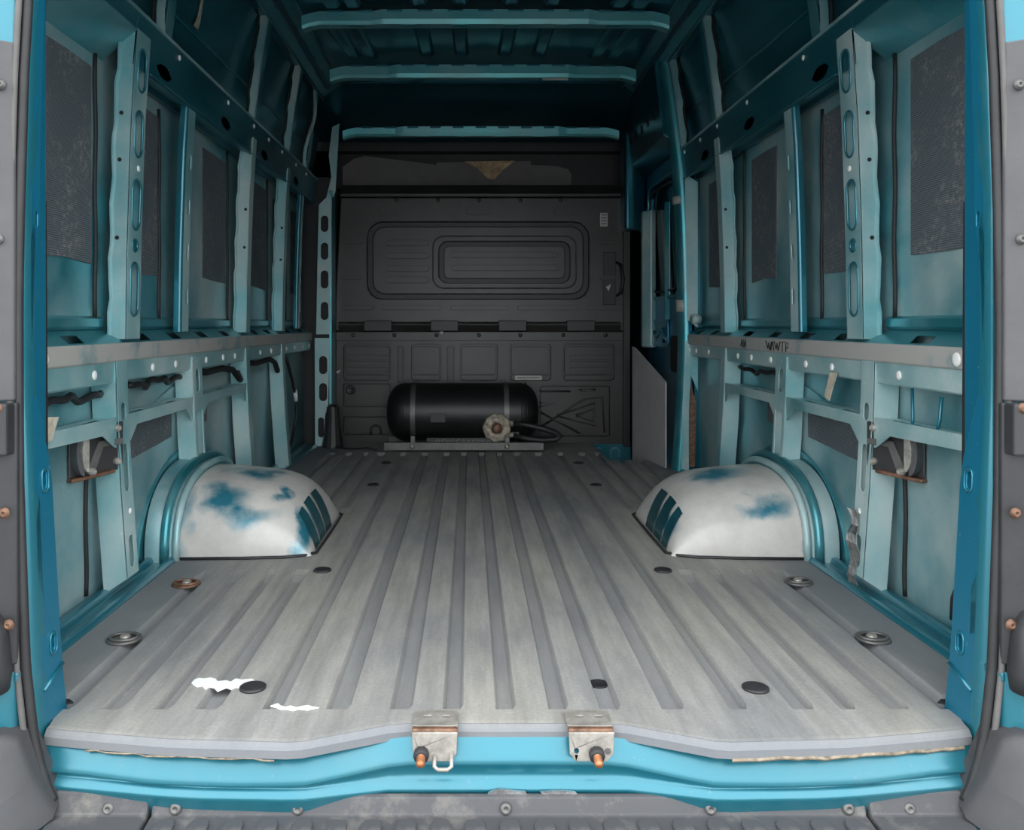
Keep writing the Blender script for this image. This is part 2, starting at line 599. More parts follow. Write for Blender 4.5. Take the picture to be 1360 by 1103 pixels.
def side_wall(s):
    side = SIDE[s]
    yend = 4.62 if s < 0 else 3.88
    X = lambda x: s * x
    # outer skin: one closed thin shell following the body section
    secz = [-.2, .3, .9, 1.36, 1.44]
    sec = [(X(S(z)), z) for z in secz] + [(X(S(z) + .03), z) for z in reversed(secz)]
    w = MB().prism(sec, 1.46, 4.80 if s < 0 else 3.86).build('wall_' + side, 'teal_panel')
    tag(w, 'bare %s body side of the van, teal sheet metal with ribs' % side, 'wall', kind='structure')

    secz = [1.44, 1.5, 1.7, 1.93, 2.0]
    sec = [(X(S(z)), z) for z in secz] + [(X(S(z) + .03), z) for z in reversed(secz)]
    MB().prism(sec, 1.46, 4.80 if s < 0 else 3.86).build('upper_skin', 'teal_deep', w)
    yz = lambda off=0.0, d=1: (lambda u, v, t: (X(P(v) - off + d * t), u, v))

    def caps(parent, lst, z, off, r=.0115):
        me = cap_mesh[s] if r > .009 else cap_small[s]
        for y in lst:
            put('white_cap', me, parent, loc=(X(P(z) - off), y, z))

    # ------------- pillars: inner face (with slots), flank towards the rear, flank towards the front
    def pillar(y0, y1, zb, zt, slots, flank=.036, name='pillar', chamfer=.035, wav=True, mat='teal_pillar', front=True, foot=.0):
        h = empty_child(name, w)
        n_ = max(2, int((zt - zb) / .11))
        outer = [(y0, z) for z in zs(zb, zt, n_)] + [(y1, z) for z in reversed(zs(zb, zt, n_))]
        MB().plate(outer, slots, .0035, yz(.002)).build('slotted_face' if slots else 'face', mat, h, bevel=.0012)
        nn = max(4, int((zt - zb) / .035))
        inn = [(P(z) - .002, z) for z in zs(zb, zt, n_)]
        zt2 = zt - chamfer
        out = []
        for z in reversed(zs(zb + foot, zt2, nn)):
            out.append((min(P(z) + flank + (wave(z, y0 * 5) if wav else 0), S(z) - .002), z))
        fl = inn + out
        MB().plate(fl, [], .003, lambda u, v, t: (X(u), y0 + t, v)).build('flank', mat, h, bevel=.001)
        if wav:   # turned weld flange along the flank edge, running back along the skin
            mbf = MB()
            r0 = [(X(a - .001), y0 + .001, b) for a, b in out]
            r1 = [(X(a + .003), y0 - .008, b) for a, b in out]
            r2 = [(X(a + .007), y0 - .008, b) for a, b in out]
            r3 = [(X(a + .008), y0 + .003, b) for a, b in out]
            mbf.grid([r0, r1, r2, r3]).build('weld_flange', mat, h)
        if front:
            MB().plate(fl, [], .003, lambda u, v, t: (X(u), y1 - t, v)).build('flank', mat, h)
        return h

    def empty_child(name, par):
        o = bpy.data.objects.new(name, None)
        COL.objects.link(o)
        o.parent = par
        return o

    # rear slotted pillar, upper
    up_slots = [stadium(2.164, a, b, .025) for a, b in ((.70, .84), (.925, 1.055), (1.115, 1.235), (1.285, 1.395))]
    up_slots += [rrect(2.148, 2.180, .868, .900, .015)]
    p1 = pillar(2.12, 2.207, .640, 1.437, up_slots)
    for sl_ in up_slots:
        MB().tube([(X(P(v) - .002), u, v) for u, v in sl_], .0032, 6, closed=True).build('slot_rim', 'teal_clean', p1, True)
    put('white_cap', cap_small[s], p1, loc=(X(P(1.085) - .004), 2.164, 1.085))
    for z in (.90, 1.10, 1.22):                # small holes punched in the flank
        MB().lathe([(.0055, 0), (.0055, .0012)], (X(P(z) + .026), 2.1185, z), (0, 1, 0), 10).build('hole', 'black_gap', p1)
    # lower half of the same pillar
    lo_slots = [stadium(2.096, .065, .145, .015), stadium(2.096, .255, .375, .015), rrect(2.082, 2.110, .435, .480, .0138)]
    p1b = pillar(2.062, 2.128, .045, .60, lo_slots, flank=.062, name='lower_pillar', chamfer=.0, wav=False, foot=-.04)
    put('white_cap', cap_small[s], p1b, loc=(X(P(.21) - .004), 2.096, .205))
    # big pillars further in
    big = [(3.26, 3.315)] + ([(3.89, 3.945)] if s < 0 else [])
    for (a, b) in big:
        q = pillar(a, b, .645, 1.415, [], flank=.040, chamfer=.05)
        for z in (.98, 1.13):
            MB().lathe([(.006, 0), (.006, .0012)], (X(P(z) + .012), a - .0015, z), (0, 1, 0), 10).build('hole', 'black_gap', q)
        pillar(a, b, -.002, .60, [], flank=.062, name='lower_pillar', chamfer=0, wav=False)
    # mid post below the belt over the wheel arch
    pm = pillar(2.63, 2.72, .17, .575, [stadium(2.675, .46, .535, .017), [(2.652, .215), (2.70, .215), (2.708, .40), (2.648, .40)]], flank=.056, name='lower_post', chamfer=0, wav=False, foot=.0)
    # slim ribs
    slim = [2.55] + ([4.28] if s < 0 else [])
    for a in slim:
        h = empty_child('slim_rib', w)
        zz = zs(.655, 1.36, 10)
        wdt = .062 if a < 3 else .05
        oz = [(a, z) for z in zz] + [(a + wdt, z) for z in reversed(zz)]
        hl = [stadium(a + .040, z, z + .05, .009) for z in (.74, .88, 1.02, 1.16)]
        MB().plate(oz, hl, .004, yz(-.006)).build('face', 'teal_pillar', h, bevel=.0015)
        rw = []
        for ang in zs(0, math.pi / 2, 5):
            rw.append([(X(P(z) + .006 + .010 * (1 - math.sin(ang))), a + .001 - .010 * (math.cos(ang)) + .0, z) for z in zz])
        rw.insert(0, [(X(P(z) + .030), a - .006, z) for z in zz])
        MB().grid(rw).build('rounded_edge', 'teal_clean', h, True)
    # dark sealant beads along the rear side of each pillar
    beads = [(2.035, .01, .36), (2.085, .69, 1.36), (2.515, .69, 1.33), (3.225, .68, 1.35)] + ([(3.86, .68, 1.35), (4.25, .68, 1.32)] if s < 0 else [])
    for (y, za, zb_) in beads:
        pts = [(X(S(z) - .003), y + .003 * math.sin(z * 23), z) for z in zs(za, zb_, 16)]
        MB().tube(pts, .006, 6).build('sealant_bead', 'black_gap', w, True)
    # damping pads glued on the skin between the pillars
    pads = [(1.79, 2.065, .835, 1.322), (2.36, 2.50, .825, 1.305), (2.93, 3.205, .84, 1.30)] if s < 0 else [(1.74, 2.01, .845, 1.322), (2.36, 2.63 - .135, .83, 1.31), (2.62 + .27, 3.14, .84, 1.30)]
    pads[1] = (2.30, 2.505 if s < 0 else 2.505, pads[1][2], pads[1][3])
    if s < 0:
        pads += [(3.42, 3.85, .84, 1.30), (3.98, 4.24, .84, 1.28), (4.36, 4.56, .84, 1.28)]
    else:
        pads += [(3.45, 3.70, .84, 1.30)]
    for (a, b, c, d) in pads:
        j = [(a + random.uniform(-.004, .004), c + random.uniform(-.006, .006)), ((a + b) / 2, c + random.uniform(-.004, .004)), (b, c + random.uniform(-.008, .008)), (b + random.uniform(-.003, .003), (c + d) / 2), (b, d), ((a + b) / 2, d + .003), (a, d + random.uniform(-.004, .004))]
        MB().plate(j, [], .003, lambda u, v, t: (X(S(v) - .0005 - t), u, v)).build('damping_pad', 'pad', w)
    for (a, b, c, d) in ((2.20, 2.60, .30, .425), (2.76, 2.95, .31, .425)):
        MB().plate([(a, c), (b, c + .025), (b, d), (a, d)], [], .003, lambda u, v, t: (X(S(v) - .0085 - t), u, v)).build('damping_pad', 'pad', w)
    # stepped lower border of the panels and outer wheelhouse bulges on the lower skin
    for (a, b) in ((1.53, 2.118), (2.23, 3.258), (3.317, 3.888 if s < 0 else 3.80)) + (((3.947, 4.56),) if s < 0 else ()):
        MB().prism([(X(1.012), .70), (X(1.000), .692), (X(.998), .672), (X(1.012), .66)], a, b).build('panel_step', 'teal', w, bevel=.002)
    for (rad, hh, xx) in ((.60, .50, 1.003), (.42, .29, .992)):
        arc = [(2.74 + rad * math.cos(t), hh * math.sin(t) - .01) for t in zs(0, math.pi, 28)]
        MB().plate(arc, [], .03, lambda u, v, t: (X(xx + t), u, v)).build('wheelhouse_skin', 'teal_panel' if rad > .5 else 'teal', w, bevel=.006, seg=3)
    # ------------- belt rail
    y0 = 1.535
    slots = []
    for y in (1.885, 2.285, 2.53, 2.79, 3.055, 3.47, 3.70) + ((4.1, 4.4) if s < 0 else ()):
        if y > yend - .05:
            continue
        slots.append([(y - .050, .953), (y + .028, .953), (y + .058, .987), (y - .022, .987)])
    belt = MB().plate([(y0, .945), (yend, .945), (yend, 1.006), (y0, 1.006)], slots, -.003,
                      lambda u, v, t: (X(v), u, .631 + (v - .945) * .52 + t)).build('belt_rail', 'teal', w, bevel=.001)
    MB().prism([(X(.943), .6325), (X(.9395), .627), (X(.9405), .588), (X(.947), .583), (X(.9475), .628)], y0 + (.02 if s < 0 else .045), yend).build('rail_face', 'grey_primer', belt, bevel=.0025)
    MB().prism([(X(.9465), .590), (X(.949), .536), (X(.956), .531), (X(1.0), .531), (X(1.0), .534), (X(.957), .535), (X(.9525), .540), (X(.951), .590)], y0, yend).build('rail_flange', 'teal_pillar', belt, bevel=.0015)
    lst = [1.95, 2.10, 2.31, 2.49, 2.67, 2.78, 2.97, 3.12, 3.5, 3.69] + ([4.0, 4.19, 4.38, 4.56] if s < 0 else [3.80])
    for y in lst:
        put('white_cap', cap_mesh[s], belt, loc=(X(.9475), y, .558))
    put('white_cap', cap_big[s], belt, loc=(X(.9395), 1.705, .606))
    # worn end of the rail towards the rear door
    MB().plate([(1.52, .585), (1.60, .585), (1.61, .645), (1.585, .665), (1.545, .69), (1.52, .72)], [], .004, lambda u, v, t: (X(.938 + t), u, v)).build('rail_end', 'teal_frame', belt, bevel=.001)
    # ------------- lower shelf below the belt
    for (a, b, nm) in ((1.545, 2.062, 3), (2.128, 2.63, 2), (2.72, 3.26, 1)):
        hs = []
        for k in range(nm):
            c = a + (b - a) * (k + .5) / nm
            hs.append([(c - .045, .960), (c + .04, .960), (c + .055, .982), (c - .03, .982)])
        sh = MB().plate([(a, .944), (b, .944), (b, 1.003), (a, 1.003)], hs, -.003, lambda u, v, t: (X(v), u, .444 + t)).build('lower_shelf', 'teal_pillar', w, bevel=.001)
        gus = [(a, .372), (a + .018, .378), (a + .06, .415), (b - .06, .415), (b - .018, .378), (b, .372), (b, .447), (a, .447)]
        if a < 2:
            gus = [(a, .425), (a + .25, .416), (b - .08, .410), (b - .018, .375), (b, .37), (b, .447), (a, .455)]
        MB().plate(gus, [], .0035, lambda u, v, t: (X(.941 + t), u, v)).build('shelf_lip', 'teal_pillar', sh, bevel=.001)
    # ------------- sill channel on the floor along the wall
    sc = [(X(.903), -.03), (X(.903), .004), (X(.910), .012), (X(.920), .013), (X(.926), .002), (X(.958), .000), (X(.964), .016), (X(.976), .018), (X(.984), .004), (X(1.01), .002), (X(1.01), -.03)]
    for (a, b) in ((1.535, 2.40),) + (((3.0, 4.62),) if s < 0 else ((3.0, 3.80),)):
        MB().prism(sc, a, b).build('sill_channel', 'teal_clean', w, bevel=.002)
    # ------------- upper rail
    hs = []
    for y in (2.33, 2.92, 3.47) + ((4.1,) if s < 0 else ()):
        hs.append([(y - .062, 1.387), (y - .040, 1.372), (y - .015, 1.365), (y + .030, 1.368), (y + .060, 1.385), (y + .040, 1.400), (y + .015, 1.406), (y - .030, 1.403)])
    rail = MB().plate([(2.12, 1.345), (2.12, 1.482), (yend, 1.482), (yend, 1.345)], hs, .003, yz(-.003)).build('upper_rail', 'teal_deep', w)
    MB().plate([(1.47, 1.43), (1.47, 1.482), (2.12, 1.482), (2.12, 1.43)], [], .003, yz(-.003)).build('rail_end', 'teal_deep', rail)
    MB().prism([(X(.918), 1.347), (X(1.012), 1.375), (X(1.012), 1.379), (X(.918), 1.351)], 2.226, yend).build('rail_underside', 'teal', rail)
    MB().prism([(X(.915), 1.432), (X(1.012), 1.355), (X(1.012), 1.359), (X(.915), 1.436)], 1.47, 2.13).build('rail_underside', 'teal', rail)
    MB().prism([(X(.906), 1.478), (X(.906), 1.486), (X(.99), 1.500), (X(.99), 1.496)], 1.47, yend).build('rail_top', 'teal_pillar', rail)
    for y in (2.42, 2.91, 3.26, 3.5, 3.75) + ((4.05, 4.3) if s < 0 else ()):
        put('white_cap', cap_small[s], rail, loc=(X(P(1.457) - .0005), y, 1.457))
    # dark backing behind the rail holes
    MB().prism([(X(.99), 1.35), (X(.99), 1.48), (X(1.0), 1.48), (X(1.0), 1.35)], 2.2, yend).build('rail_back', 'teal_roof', rail)
    # ------------- upper ribs
    ub = [(2.30, .03, True), (3.26, .040, False), (3.89 if s < 0 else 3.80, .040, False)] + ([(4.30, .022, True)] if s < 0 else [])
    for (y, wd, wavy) in ub:
        zz = zs(1.485, 1.915, 12)
        inn = [(P(z) + (0 if not wavy else (.012 * math.sin((z - 1.48) * 17))), z) for z in zz]
        out = [(min(P(z) + wd * (.75 + .35 * (z - 1.48)) + wave(z, y * 3, .003), S(z) - .002), z) for z in reversed(zz)]
        if wavy:
            out = [(a + wd * .8, z) for a, z in reversed(inn)]
        r_ = MB().plate(inn + out, [], .003, lambda u, v, t: (X(u), y + t, v)).build('upper_rib', 'teal_pillar', w, bevel=.001)
        oz = [(y, z) for z in zz] + [(y + .05, z) for z in reversed(zz)]
        MB().plate(oz, [], .003, yz(-.001)).build('face', 'teal', r_)
        pts = [(X(min(a + .006, S(z))), y - .006, z) for a, z in out]
        MB().tube(pts, .0045, 6).build('sealant_bead', 'black_gap', r_, True)
    # long crease across the upper skin
    MB().tube([(X(S(1.60) - .002), 1.5, 1.60), (X(S(1.66) - .002), yend, 1.66)], .006, 6).build('skin_crease', 'teal', w, True)
    return w


def cap(s, r):
    return MB().lathe([(r, 0), (r * .95, .002), (r * .7, .0038), (0, .0045)], (0, 0, 0), (-s, 0, 0), 12).mesh('white_cap', 'white_cap', True)


cap_mesh = {s: cap(s, .0115) for s in (-1, 1)}
cap_big = {s: cap(s, .0155) for s in (-1, 1)}
cap_small = {s: cap(s, .0085) for s in (-1, 1)}
walls = {s: side_wall(s) for s in (-1, 1)}

# left front: slotted door-post next to the bulkhead, rear-facing, and its boot
wl = walls[-1]
post = MB()
zz = zs(.60, 1.40, 6)
holes = [stadium(-.868, a, b, .021) for a, b in ((.70, .80), (.875, .975), (1.035, 1.13), (1.19, 1.28))]
post.plate([(-.915, .62), (-.838, .62), (-.834, 1.0), (-.828, 1.36), (-.84, 1.40), (-.900, 1.34), (-.908, 1.0)], holes, .003, lambda u, v, t: (u, 4.60 + t, v))
po = post.build('door_post', 'teal_pillar', wl, bevel=.001)
holes = [stadium(-.873, .40, .50, .022), stadium(-.873, .25, .35, .022), stadium(-.885, .05, .16, .016)]
MB().plate([(-.918, .0), (-.872, .0), (-.860, .18), (-.845, .21), (-.838, .60), (-.920, .60)], holes, .003, lambda u, v, t: (u, 4.585 + t, v)).build('lower_face', 'teal_pillar', po, bevel=.001)
MB().prism([(-.843, 4.60), (-.828, 4.605), (-.822, 4.72), (-.835, 4.72)], 0.0, 1.42, 'z').build('door_jamb', 'teal', po, bevel=.002)
MB().plate([(-.86, 1.30), (-.812, 1.42), (-.79, 1.80), (-.83, 1.78), (-.85, 1.62), (-.835, 1.5), (-.87, 1.36)], [], .003, lambda u, v, t: (u, 4.63 + t, v)).build('upper_face', 'teal_pillar', po, bevel=.001)
MB().box(-.99, -.84, 4.64, 4.66, -.03, 1.5).build('post_back', 'black_gap', po)
bt = MB()
bt.grid([[(-.865 + .085 * t * k, 4.52 - .05 * t + .0 * k, .22 - .22 * t) for k in (0, .25, .5, .75, 1)] for t in (0, .3, .6, .85, 1)])
boot = MB().lathe([(.018, .235), (.032, .222), (.040, .14), (.052, .04), (.060, 0)], (-.815, 4.56, 0.0), (0, 0, 1), 14).build('belt_boot', 'dark_plastic')
tag(boot, 'dark plastic boot at the foot of left door post by bulkhead', 'cover')

# ---------------------------------------------------------------- right: sliding door opening
wr = walls[1]
# rounded door pillar
zz = zs(-.05, 1.93, 18)
rw = []
for a in zs(-100, 190, 12):
    t = math.radians(a)
    rw.append([(P(z) - .004 - .032 * math.cos(t), 3.860 + .050 * math.sin(t), z) for z in zz])
dp = MB().grid(rw).build('door_pillar', 'teal', wr, True)
for (za, zb_) in ((1.235, 1.27), (.735, .79)):
    pts = [(P(z) - .012, 3.848, z) for z in (za, zb_)]
    MB().tube(pts, .0335, 14).build('clip', 'grey_primer', dp, True)
MB().plate([(.93, .60), (.985, .58), (.985, .37), (.953, .44), (.945, .30), (.944, .0), (.91, .0), (.914, .3)], [], .003, lambda u, v, t: (u, 3.80 + t, v)).build('gusset', 'teal_pillar', dp, bevel=.001)
MB().plate([(.935, .70), (.985, .66), (.985, 1.33), (.925, 1.37)], [], .003, lambda u, v, t: (u, 3.80 + t, v)).build('flank', 'teal_pillar', dp, bevel=.002)
MB().tube([(.95, 3.765, .70), (.985, 3.775, .70)], .022, 12).build('bump_stop', 'teal_pillar', dp, True)
rust = MB().plate([(.945, .02), (.975, .02), (.98, .32), (.955, .40)], [], .004, lambda u, v, t: (u, 3.815 + t, v)).build('rusty_cavity', 'rust_steel', dp)

sd = empty('door_3')
tag(sd, 'teal sliding side door on the right with dark window', 'door', kind='structure')
outer = [(3.86, -.12), (4.72, -.12), (4.72, .5), (4.70, 1.0), (4.66, 1.55), (3.86, 1.70)]
win = rrect(3.98, 4.60, .82, 1.42, .08)
MB().plate(outer, [win], .03, lambda u, v, t: (.955 - .03 * max(0, v - .7) + t, u, v)).build('door_shell', 'teal_frame', sd, bevel=.004)
MB().box(.985, 1.02, 3.86, 4.75, -.15, 1.75).build('outer_panel', 'teal_roof', sd)
MB().plate(rrect(3.97, 4.61, .81, 1.43, .08), [], .006, lambda u, v, t: (.972 - .03 * (v - .7) + t, u, v)).build('window_pane', 'glass', sd)
for off, r in ((.0, .010), (.035, .006)):
    rr = rrect(3.975 + off, 4.605 - off, .815 + off, 1.425 - off, .085)
    MB().tube([(.952 - .03 * (v - .7), u, v) for u, v in rr], r, 8, closed=True).build('window_bead', 'teal' if off == 0 else 'rubber', sd, True)
MB().prism([(.885, 4.55), (.925, 4.50), (.955, 4.52), (.955, 4.68), (.90, 4.66)], .55, 1.30, 'z').build('window_post', 'teal_pillar', sd, bevel=.008, seg=3)
MB().prism([(.93, 4.22), (.955, 4.20), (.955, 4.26)], .70, 1.30, 'z').build('inner_stiffener', 'teal', sd, bevel=.004)
MB().plate(rrect(3.90, 4.16, .44, .62, .03), [], .004, lambda u, v, t: (.950 - t, u, v)).build('access_opening', 'black_gap', sd)
MB().tube([(.945, 4.25, .60), (.94, 4.36, .64), (.945, 4.46, .61), (.94, 4.54, .65)], .010, 7).build('latch_linkage', 'teal', sd, True)
MB().plate(rrect(4.20, 4.58, .56, .70, .02), [rrect(4.23, 4.33, .58, .66, .015), rrect(4.40, 4.54, .59, .68, .015)], .006, lambda u, v, t: (.948 - t, u, v)).build('latch_plate', 'teal_frame', sd, bevel=.001)
# header over the sliding door
hd = MB().prism([(.84, 1.56), (.93, 1.50), (.99, 1.52), (.99, 1.97), (.80, 1.97), (.80, 1.86)], 3.86, 4.74).build('trim_1', 'teal_roof', bevel=.004)
tag(hd, 'dark teal header above the sliding door opening', 'trim', kind='structure')
for y in (3.98, 4.12, 4.26, 4.40, 4.54):
    MB().plate(rrect(y - .022, y + .022, 1.66, 1.70, .006), [], .003, lambda u, v, t: (.8245 - (v - 1.68) * .13 - t, u, v)).build('header_hole', 'black_gap', hd)
MB().prism([(.80, 4.60), (.86, 4.60), (.93, 4.66), (.93, 4.76), (.80, 4.76)], 1.2, 1.75, 'z').build('header_corner', 'teal_roof', hd, bevel=.02, seg=4)

# ---------------------------------------------------------------- ceiling
secx = [-.93, -.80, -.74, -.5, -.25, 0, .25, .5, .74, .80, .93]
zr = lambda x: 1.945 - .03 * (abs(x) / .86) ** 2 - (.0 if abs(x) < .78 else .02)
sec = [(x, zr(x)) for x in secx] + [(x, zr(x) + .03) for x in reversed(secx)]
ceil = MB().prism(sec, 1.44, 4.30).build('ceiling', 'teal_roof')
tag(ceil, 'dark teal sheet metal roof seen from below', 'ceiling', kind='structure')
# front slope of the roof towards the cab
MB().add([(-.98, 4.29, 1.925), (.98, 4.29, 1.925), (.98, 4.95, 1.74), (-.98, 4.95, 1.74), (-.98, 4.29, 1.965), (.98, 4.29, 1.965), (.98, 4.95, 1.80), (-.98, 4.95, 1.80)],
         [(0, 1, 2, 3), (4, 5, 6, 7), (0, 1, 5, 4), (1, 2, 6, 5), (2, 3, 7, 6), (3, 0, 4, 7)]).build('roof_slope', 'teal_roof', ceil)
for s in (-1, 1):
    hs = [rrect(y - .035, y + .03, .4, .6, .01) for y in ()]
    c = MB()
    outer = [(1.46, 0.0), (4.60, 0.0), (4.60, 1.0), (1.46, 1.0)]
    hl = []
    for y in (2.7, 2.95, 3.18, 3.42, 3.62, 3.82, 4.05, 4.25):
        hl.append([(y - .025, .35), (y + .025, .35), (y + .025, .65), (y - .025, .65)])
    c.plate(outer, hl, .003, lambda u, v, t: (s * (.852 - .115 * v), u, 1.885 + .035 * v + t))
    cr = c.build('cant_rail', 'teal', ceil, bevel=.001)
    MB().tube([(s * .735, 1.46, 1.921), (s * .735, 4.55, 1.921)], .006, 6).build('rail_bead', 'teal', cr, True)
    MB().tube([(s * .850, 1.46, 1.884), (s * .850, 4.58, 1.884)], .007, 6).build('rail_bead', 'teal', cr, True)


def bow(y, hw, zbot, depth=.07, drop=.018, tall=.048, yaw_bulge=0.0):
    """roof bow: hat section across the roof, its rear face tilted so that it faces the rear door"""
    secs = [(0.0, tall), (.004, .012), (.012, 0.0), (depth - .012, 0.0), (depth - .004, .012), (depth, tall)]
    stations = [-hw, -hw + .03, -hw + .07, -hw * .62, -hw * .56, 0, hw * .56, hw * .62, hw - .07, hw - .03, hw]
    rws = []
    for x in stations:
        e = (abs(x) - (hw - .07)) / .07
        dz = -drop * max(0, e) ** 1.5
        up = .006 if abs(x) < hw * .58 else 0
        rws.append([(x, y + a - (.006 if abs(x) < hw * .58 else 0), zbot + b + dz + (up if b > 0 else 0)) for a, b in secs])
    b_ = MB().grid(rws).build('roof_bow', 'teal_bow', ceil, bevel=.0)
    # spot-weld tabs along its upper rear edge
    for k in range(11):
        x = -hw * .82 + k * hw * 1.64 / 10
        MB().box(x - .03, x + .03, y - .010, y + .002, zbot + tall - .004, zbot + tall + .005).build('weld_tab', 'teal_roof', b_, bevel=.002)
    for k in range(6):
        x = -hw * .7 + k * hw * 1.4 / 5
        MB().box(x - .03, x + .03, y + .012, y + .030, zbot - .0025, zbot).build('weld_patch', 'teal', b_)
    return b_


bow(2.55, .74, 1.868)
bow(3.26, .725, 1.862)
bow(3.89, .72, 1.838, tall=.052)
bow(4.55, .76, 1.712, depth=.06, tall=.045)
# swages pressed into the roof sheet between the bows
for (a, b) in ((2.64, 3.24), (3.35, 3.87)):
    for x in (-.60, -.52, -.26, -.10, .10, .26, .52, .60):
        sl = .05 if abs(x) > .4 else .012
        sg = 1 if x > 0 else -1
        mb = MB()
        x1 = x
        x2 = x + sg * sl
        wd = .035
        zc1, zc2 = zr(x1), zr(x2)
        mb.add([(x1 - wd, b, zc1), (x1 - wd * .6, b, zc1 - .018), (x1 + wd * .6, b, zc1 - .018), (x1 + wd, b, zc1), (x2 - wd, a, zc2 + .001), (x2 - wd * .6, a, zc2 - .012), (x2 + wd * .6, a, zc2 - .012), (x2 + wd, a, zc2 + .001)],
               [(0, 1, 5, 4), (1, 2, 6, 5), (2, 3, 7, 6), (0, 1, 2, 3), (4, 5, 6, 7), (0, 3, 7, 4)])
        mb.build('roof_swage', 'teal_roof', ceil, bevel=.003)
rr = rrect(-.36, .36, 0, 1, .12)
MB().tube([(u, 4.02 + .30 * (1 - v), zr(u) - .004) for u, v in [(-.42, 1), (-.40, .55), (-.36, .2), (-.30, .08), (-.2, .03), (0, 0), (.2, .03), (.30, .08), (.36, .2), (.40, .55), (.42, 1)]], .009, 6).build('roof_swage', 'teal_roof', ceil, True)
lb = MB().box(.28, .40, 3.885, 3.889, 1.822, 1.832).build('paper_strip', 'label')
tag(lb, 'small pale strip under the second roof bow', 'strip')

# ---------------------------------------------------------------- bulkhead
YB = 4.73
KX, KZ = 1100 / YB, 1100 / YB
bx = lambda px: (px - 623) / KX - .065
bz = lambda py: .68 - (py - 430) / KX
M['bulk'] = plain('dark_grey_moulded_plastic', (0.039, 0.0355, 0.033), 0.38, var=0.30, scale=5, bumpamt=0.1, bscale=120)
M['bulk_dark'] = plain('black_moulded_plastic', (0.022, 0.021, 0.021), 0.45, var=0.25, scale=6)
wf = empty('wall_front')
tag(wf, 'black moulded bulkhead closing off the cab', 'wall', kind='structure')
XY = lambda y, sgn=1: (lambda u, v, t: (u, y + sgn * t, v))


def brr(a, b, c, d, r):
    return rrect(bx(a), bx(b), bz(d), bz(c), r)


upper_out = [(bx(443), bz(440)), (bx(834), bz(440)), (bx(826), bz(262)), (bx(452), bz(262))]
A = brr(488, 782, 295, 397, .085)
MB().plate(upper_out, [A], .040, XY(YB)).build('upper_panel', 'bulk', wf, bevel=.008, seg=2)
MB().box(bx(480), bx(790), YB + .034, YB + .044, bz(402), bz(290)).build('groove_floor', 'bulk_dark', wf)
MB().plate(brr(495, 775, 301, 391, .07), [brr(583, 757, 321, 376, .05)], .036, XY(YB + .001)).build('recessed_field', 'bulk', wf, bevel=.008, seg=2)
MB().plate(brr(590, 750, 327, 370, .03), [], .036, XY(YB + .001)).build('inner_field', 'bulk', wf, bevel=.008, seg=2)
MB().tube([(u, YB + .001, v) for u, v in brr(575, 765, 314, 383, .06)], .005, 6, closed=True).build('bead', 'bulk', wf, True)


def rib(a, b, c, d, y, t, name='rib', mat='bulk'):
    r = min(abs(bx(b) - bx(a)), abs(bz(d) - bz(c))) * .45
    MB().plate(brr(a, b, c, d, r), [], t, XY(y, -1)).build(name, mat, wf, bevel=.003, seg=2)


for y in (323, 340, 357, 372):
    rib(513, 570, y - 4, y + 4, YB + .003, .012)
for y in (339, 356):
    rib(600, 741, y - 4, y + 4, YB + .003, .012)
for (a, b) in ((454, 482), (796, 818)):
    for y in (322, 369):
        rib(a, b, y - 2.5, y + 2.5, YB + .002, .010)
for (a, b) in ((453, 496), (508, 587), (598, 677), (687, 768), (778, 822)):
    rib(a, b, 406, 412, YB + .002, .012)
# ledge with four cut tabs, seam strip with bolts
MB().prism([(YB + .01, bz(427)), (YB - .025, bz(429)), (YB - .030, bz(432)), (YB + .0, bz(441)), (YB + .01, bz(441))], bx(450), bx(824), 'x').build('ledge', 'bulk', wf, bevel=.002)
for (a, b) in ((484, 521), (572, 609), (662, 699), (752, 789)):
    MB().box(bx(a), bx(b), YB - .034, YB, bz(440), bz(426)).build('ledge_tab', 'bulk_dark', wf, bevel=.004)
MB().box(bx(445), bx(833), YB - .004, YB + .02, bz(453), bz(441)).build('seam_strip', 'bulk', wf, bevel=.002)
bolt_me = MB().lathe([(.012, 0), (.011, .003), (.006, .005), (0, .005)], (0, 0, 0), (0, -1, 0), 10).mesh('bolt', 'bulk_dark', True)
for px in (469, 524, 580, 636, 691, 748, 804):
    put('bolt', bolt_me, wf, loc=(bx(px), YB - .004, bz(445.5)))
for px in (527, 582, 636, 691, 745):
    put('bolt', bolt_me, wf, loc=(bx(px), YB - .001, bz(266)))
# lower panel with recessed fields
fields = [(456, 519, 457, 506), (546, 586, 457, 506), (611, 661, 457, 506), (677, 732, 457, 506), (748, 816, 457, 506)]
slits = [(528, 537, 460, 508), (594, 603, 460, 508)]
lower_fields = [(456, 519, 509, 541), (456, 519, 553, 578), (716, 810, 512, 580)]
holes = [brr(*f, .022) for f in fields] + [brr(*f, .012) for f in slits] + [brr(*f, .012) for f in lower_fields]
MB().plate([(bx(443), bz(590)), (bx(833), bz(590)), (bx(834), bz(452)), (bx(443), bz(452))], holes, .040, XY(YB)).build('lower_panel', 'bulk', wf, bevel=.010, seg=3)
MB().box(bx(445), bx(833), YB + .032, YB + .040, bz(590), bz(452)).build('lower_backing', 'bulk', wf)
for f in fields:
    MB().plate(brr(f[0] + 2.2, f[1] - 2.2, f[2] + 4, 497.5, .018), [], .030, XY(YB + .010)).build('field', 'bulk', wf, bevel=.006)
    MB().plate(brr(f[0] + 2.2, f[1] - 2.2, 499, f[3] - 1.5, .006), [], .030, XY(YB + .006)).build('field_sill', 'bulk', wf, bevel=.003)
for f in lower_fields:
    MB().plate(brr(f[0] + 2, f[1] - 2, f[2] + 2, f[3] - 2, .010), [], .030, XY(YB + .008)).build('field', 'bulk', wf, bevel=.005)
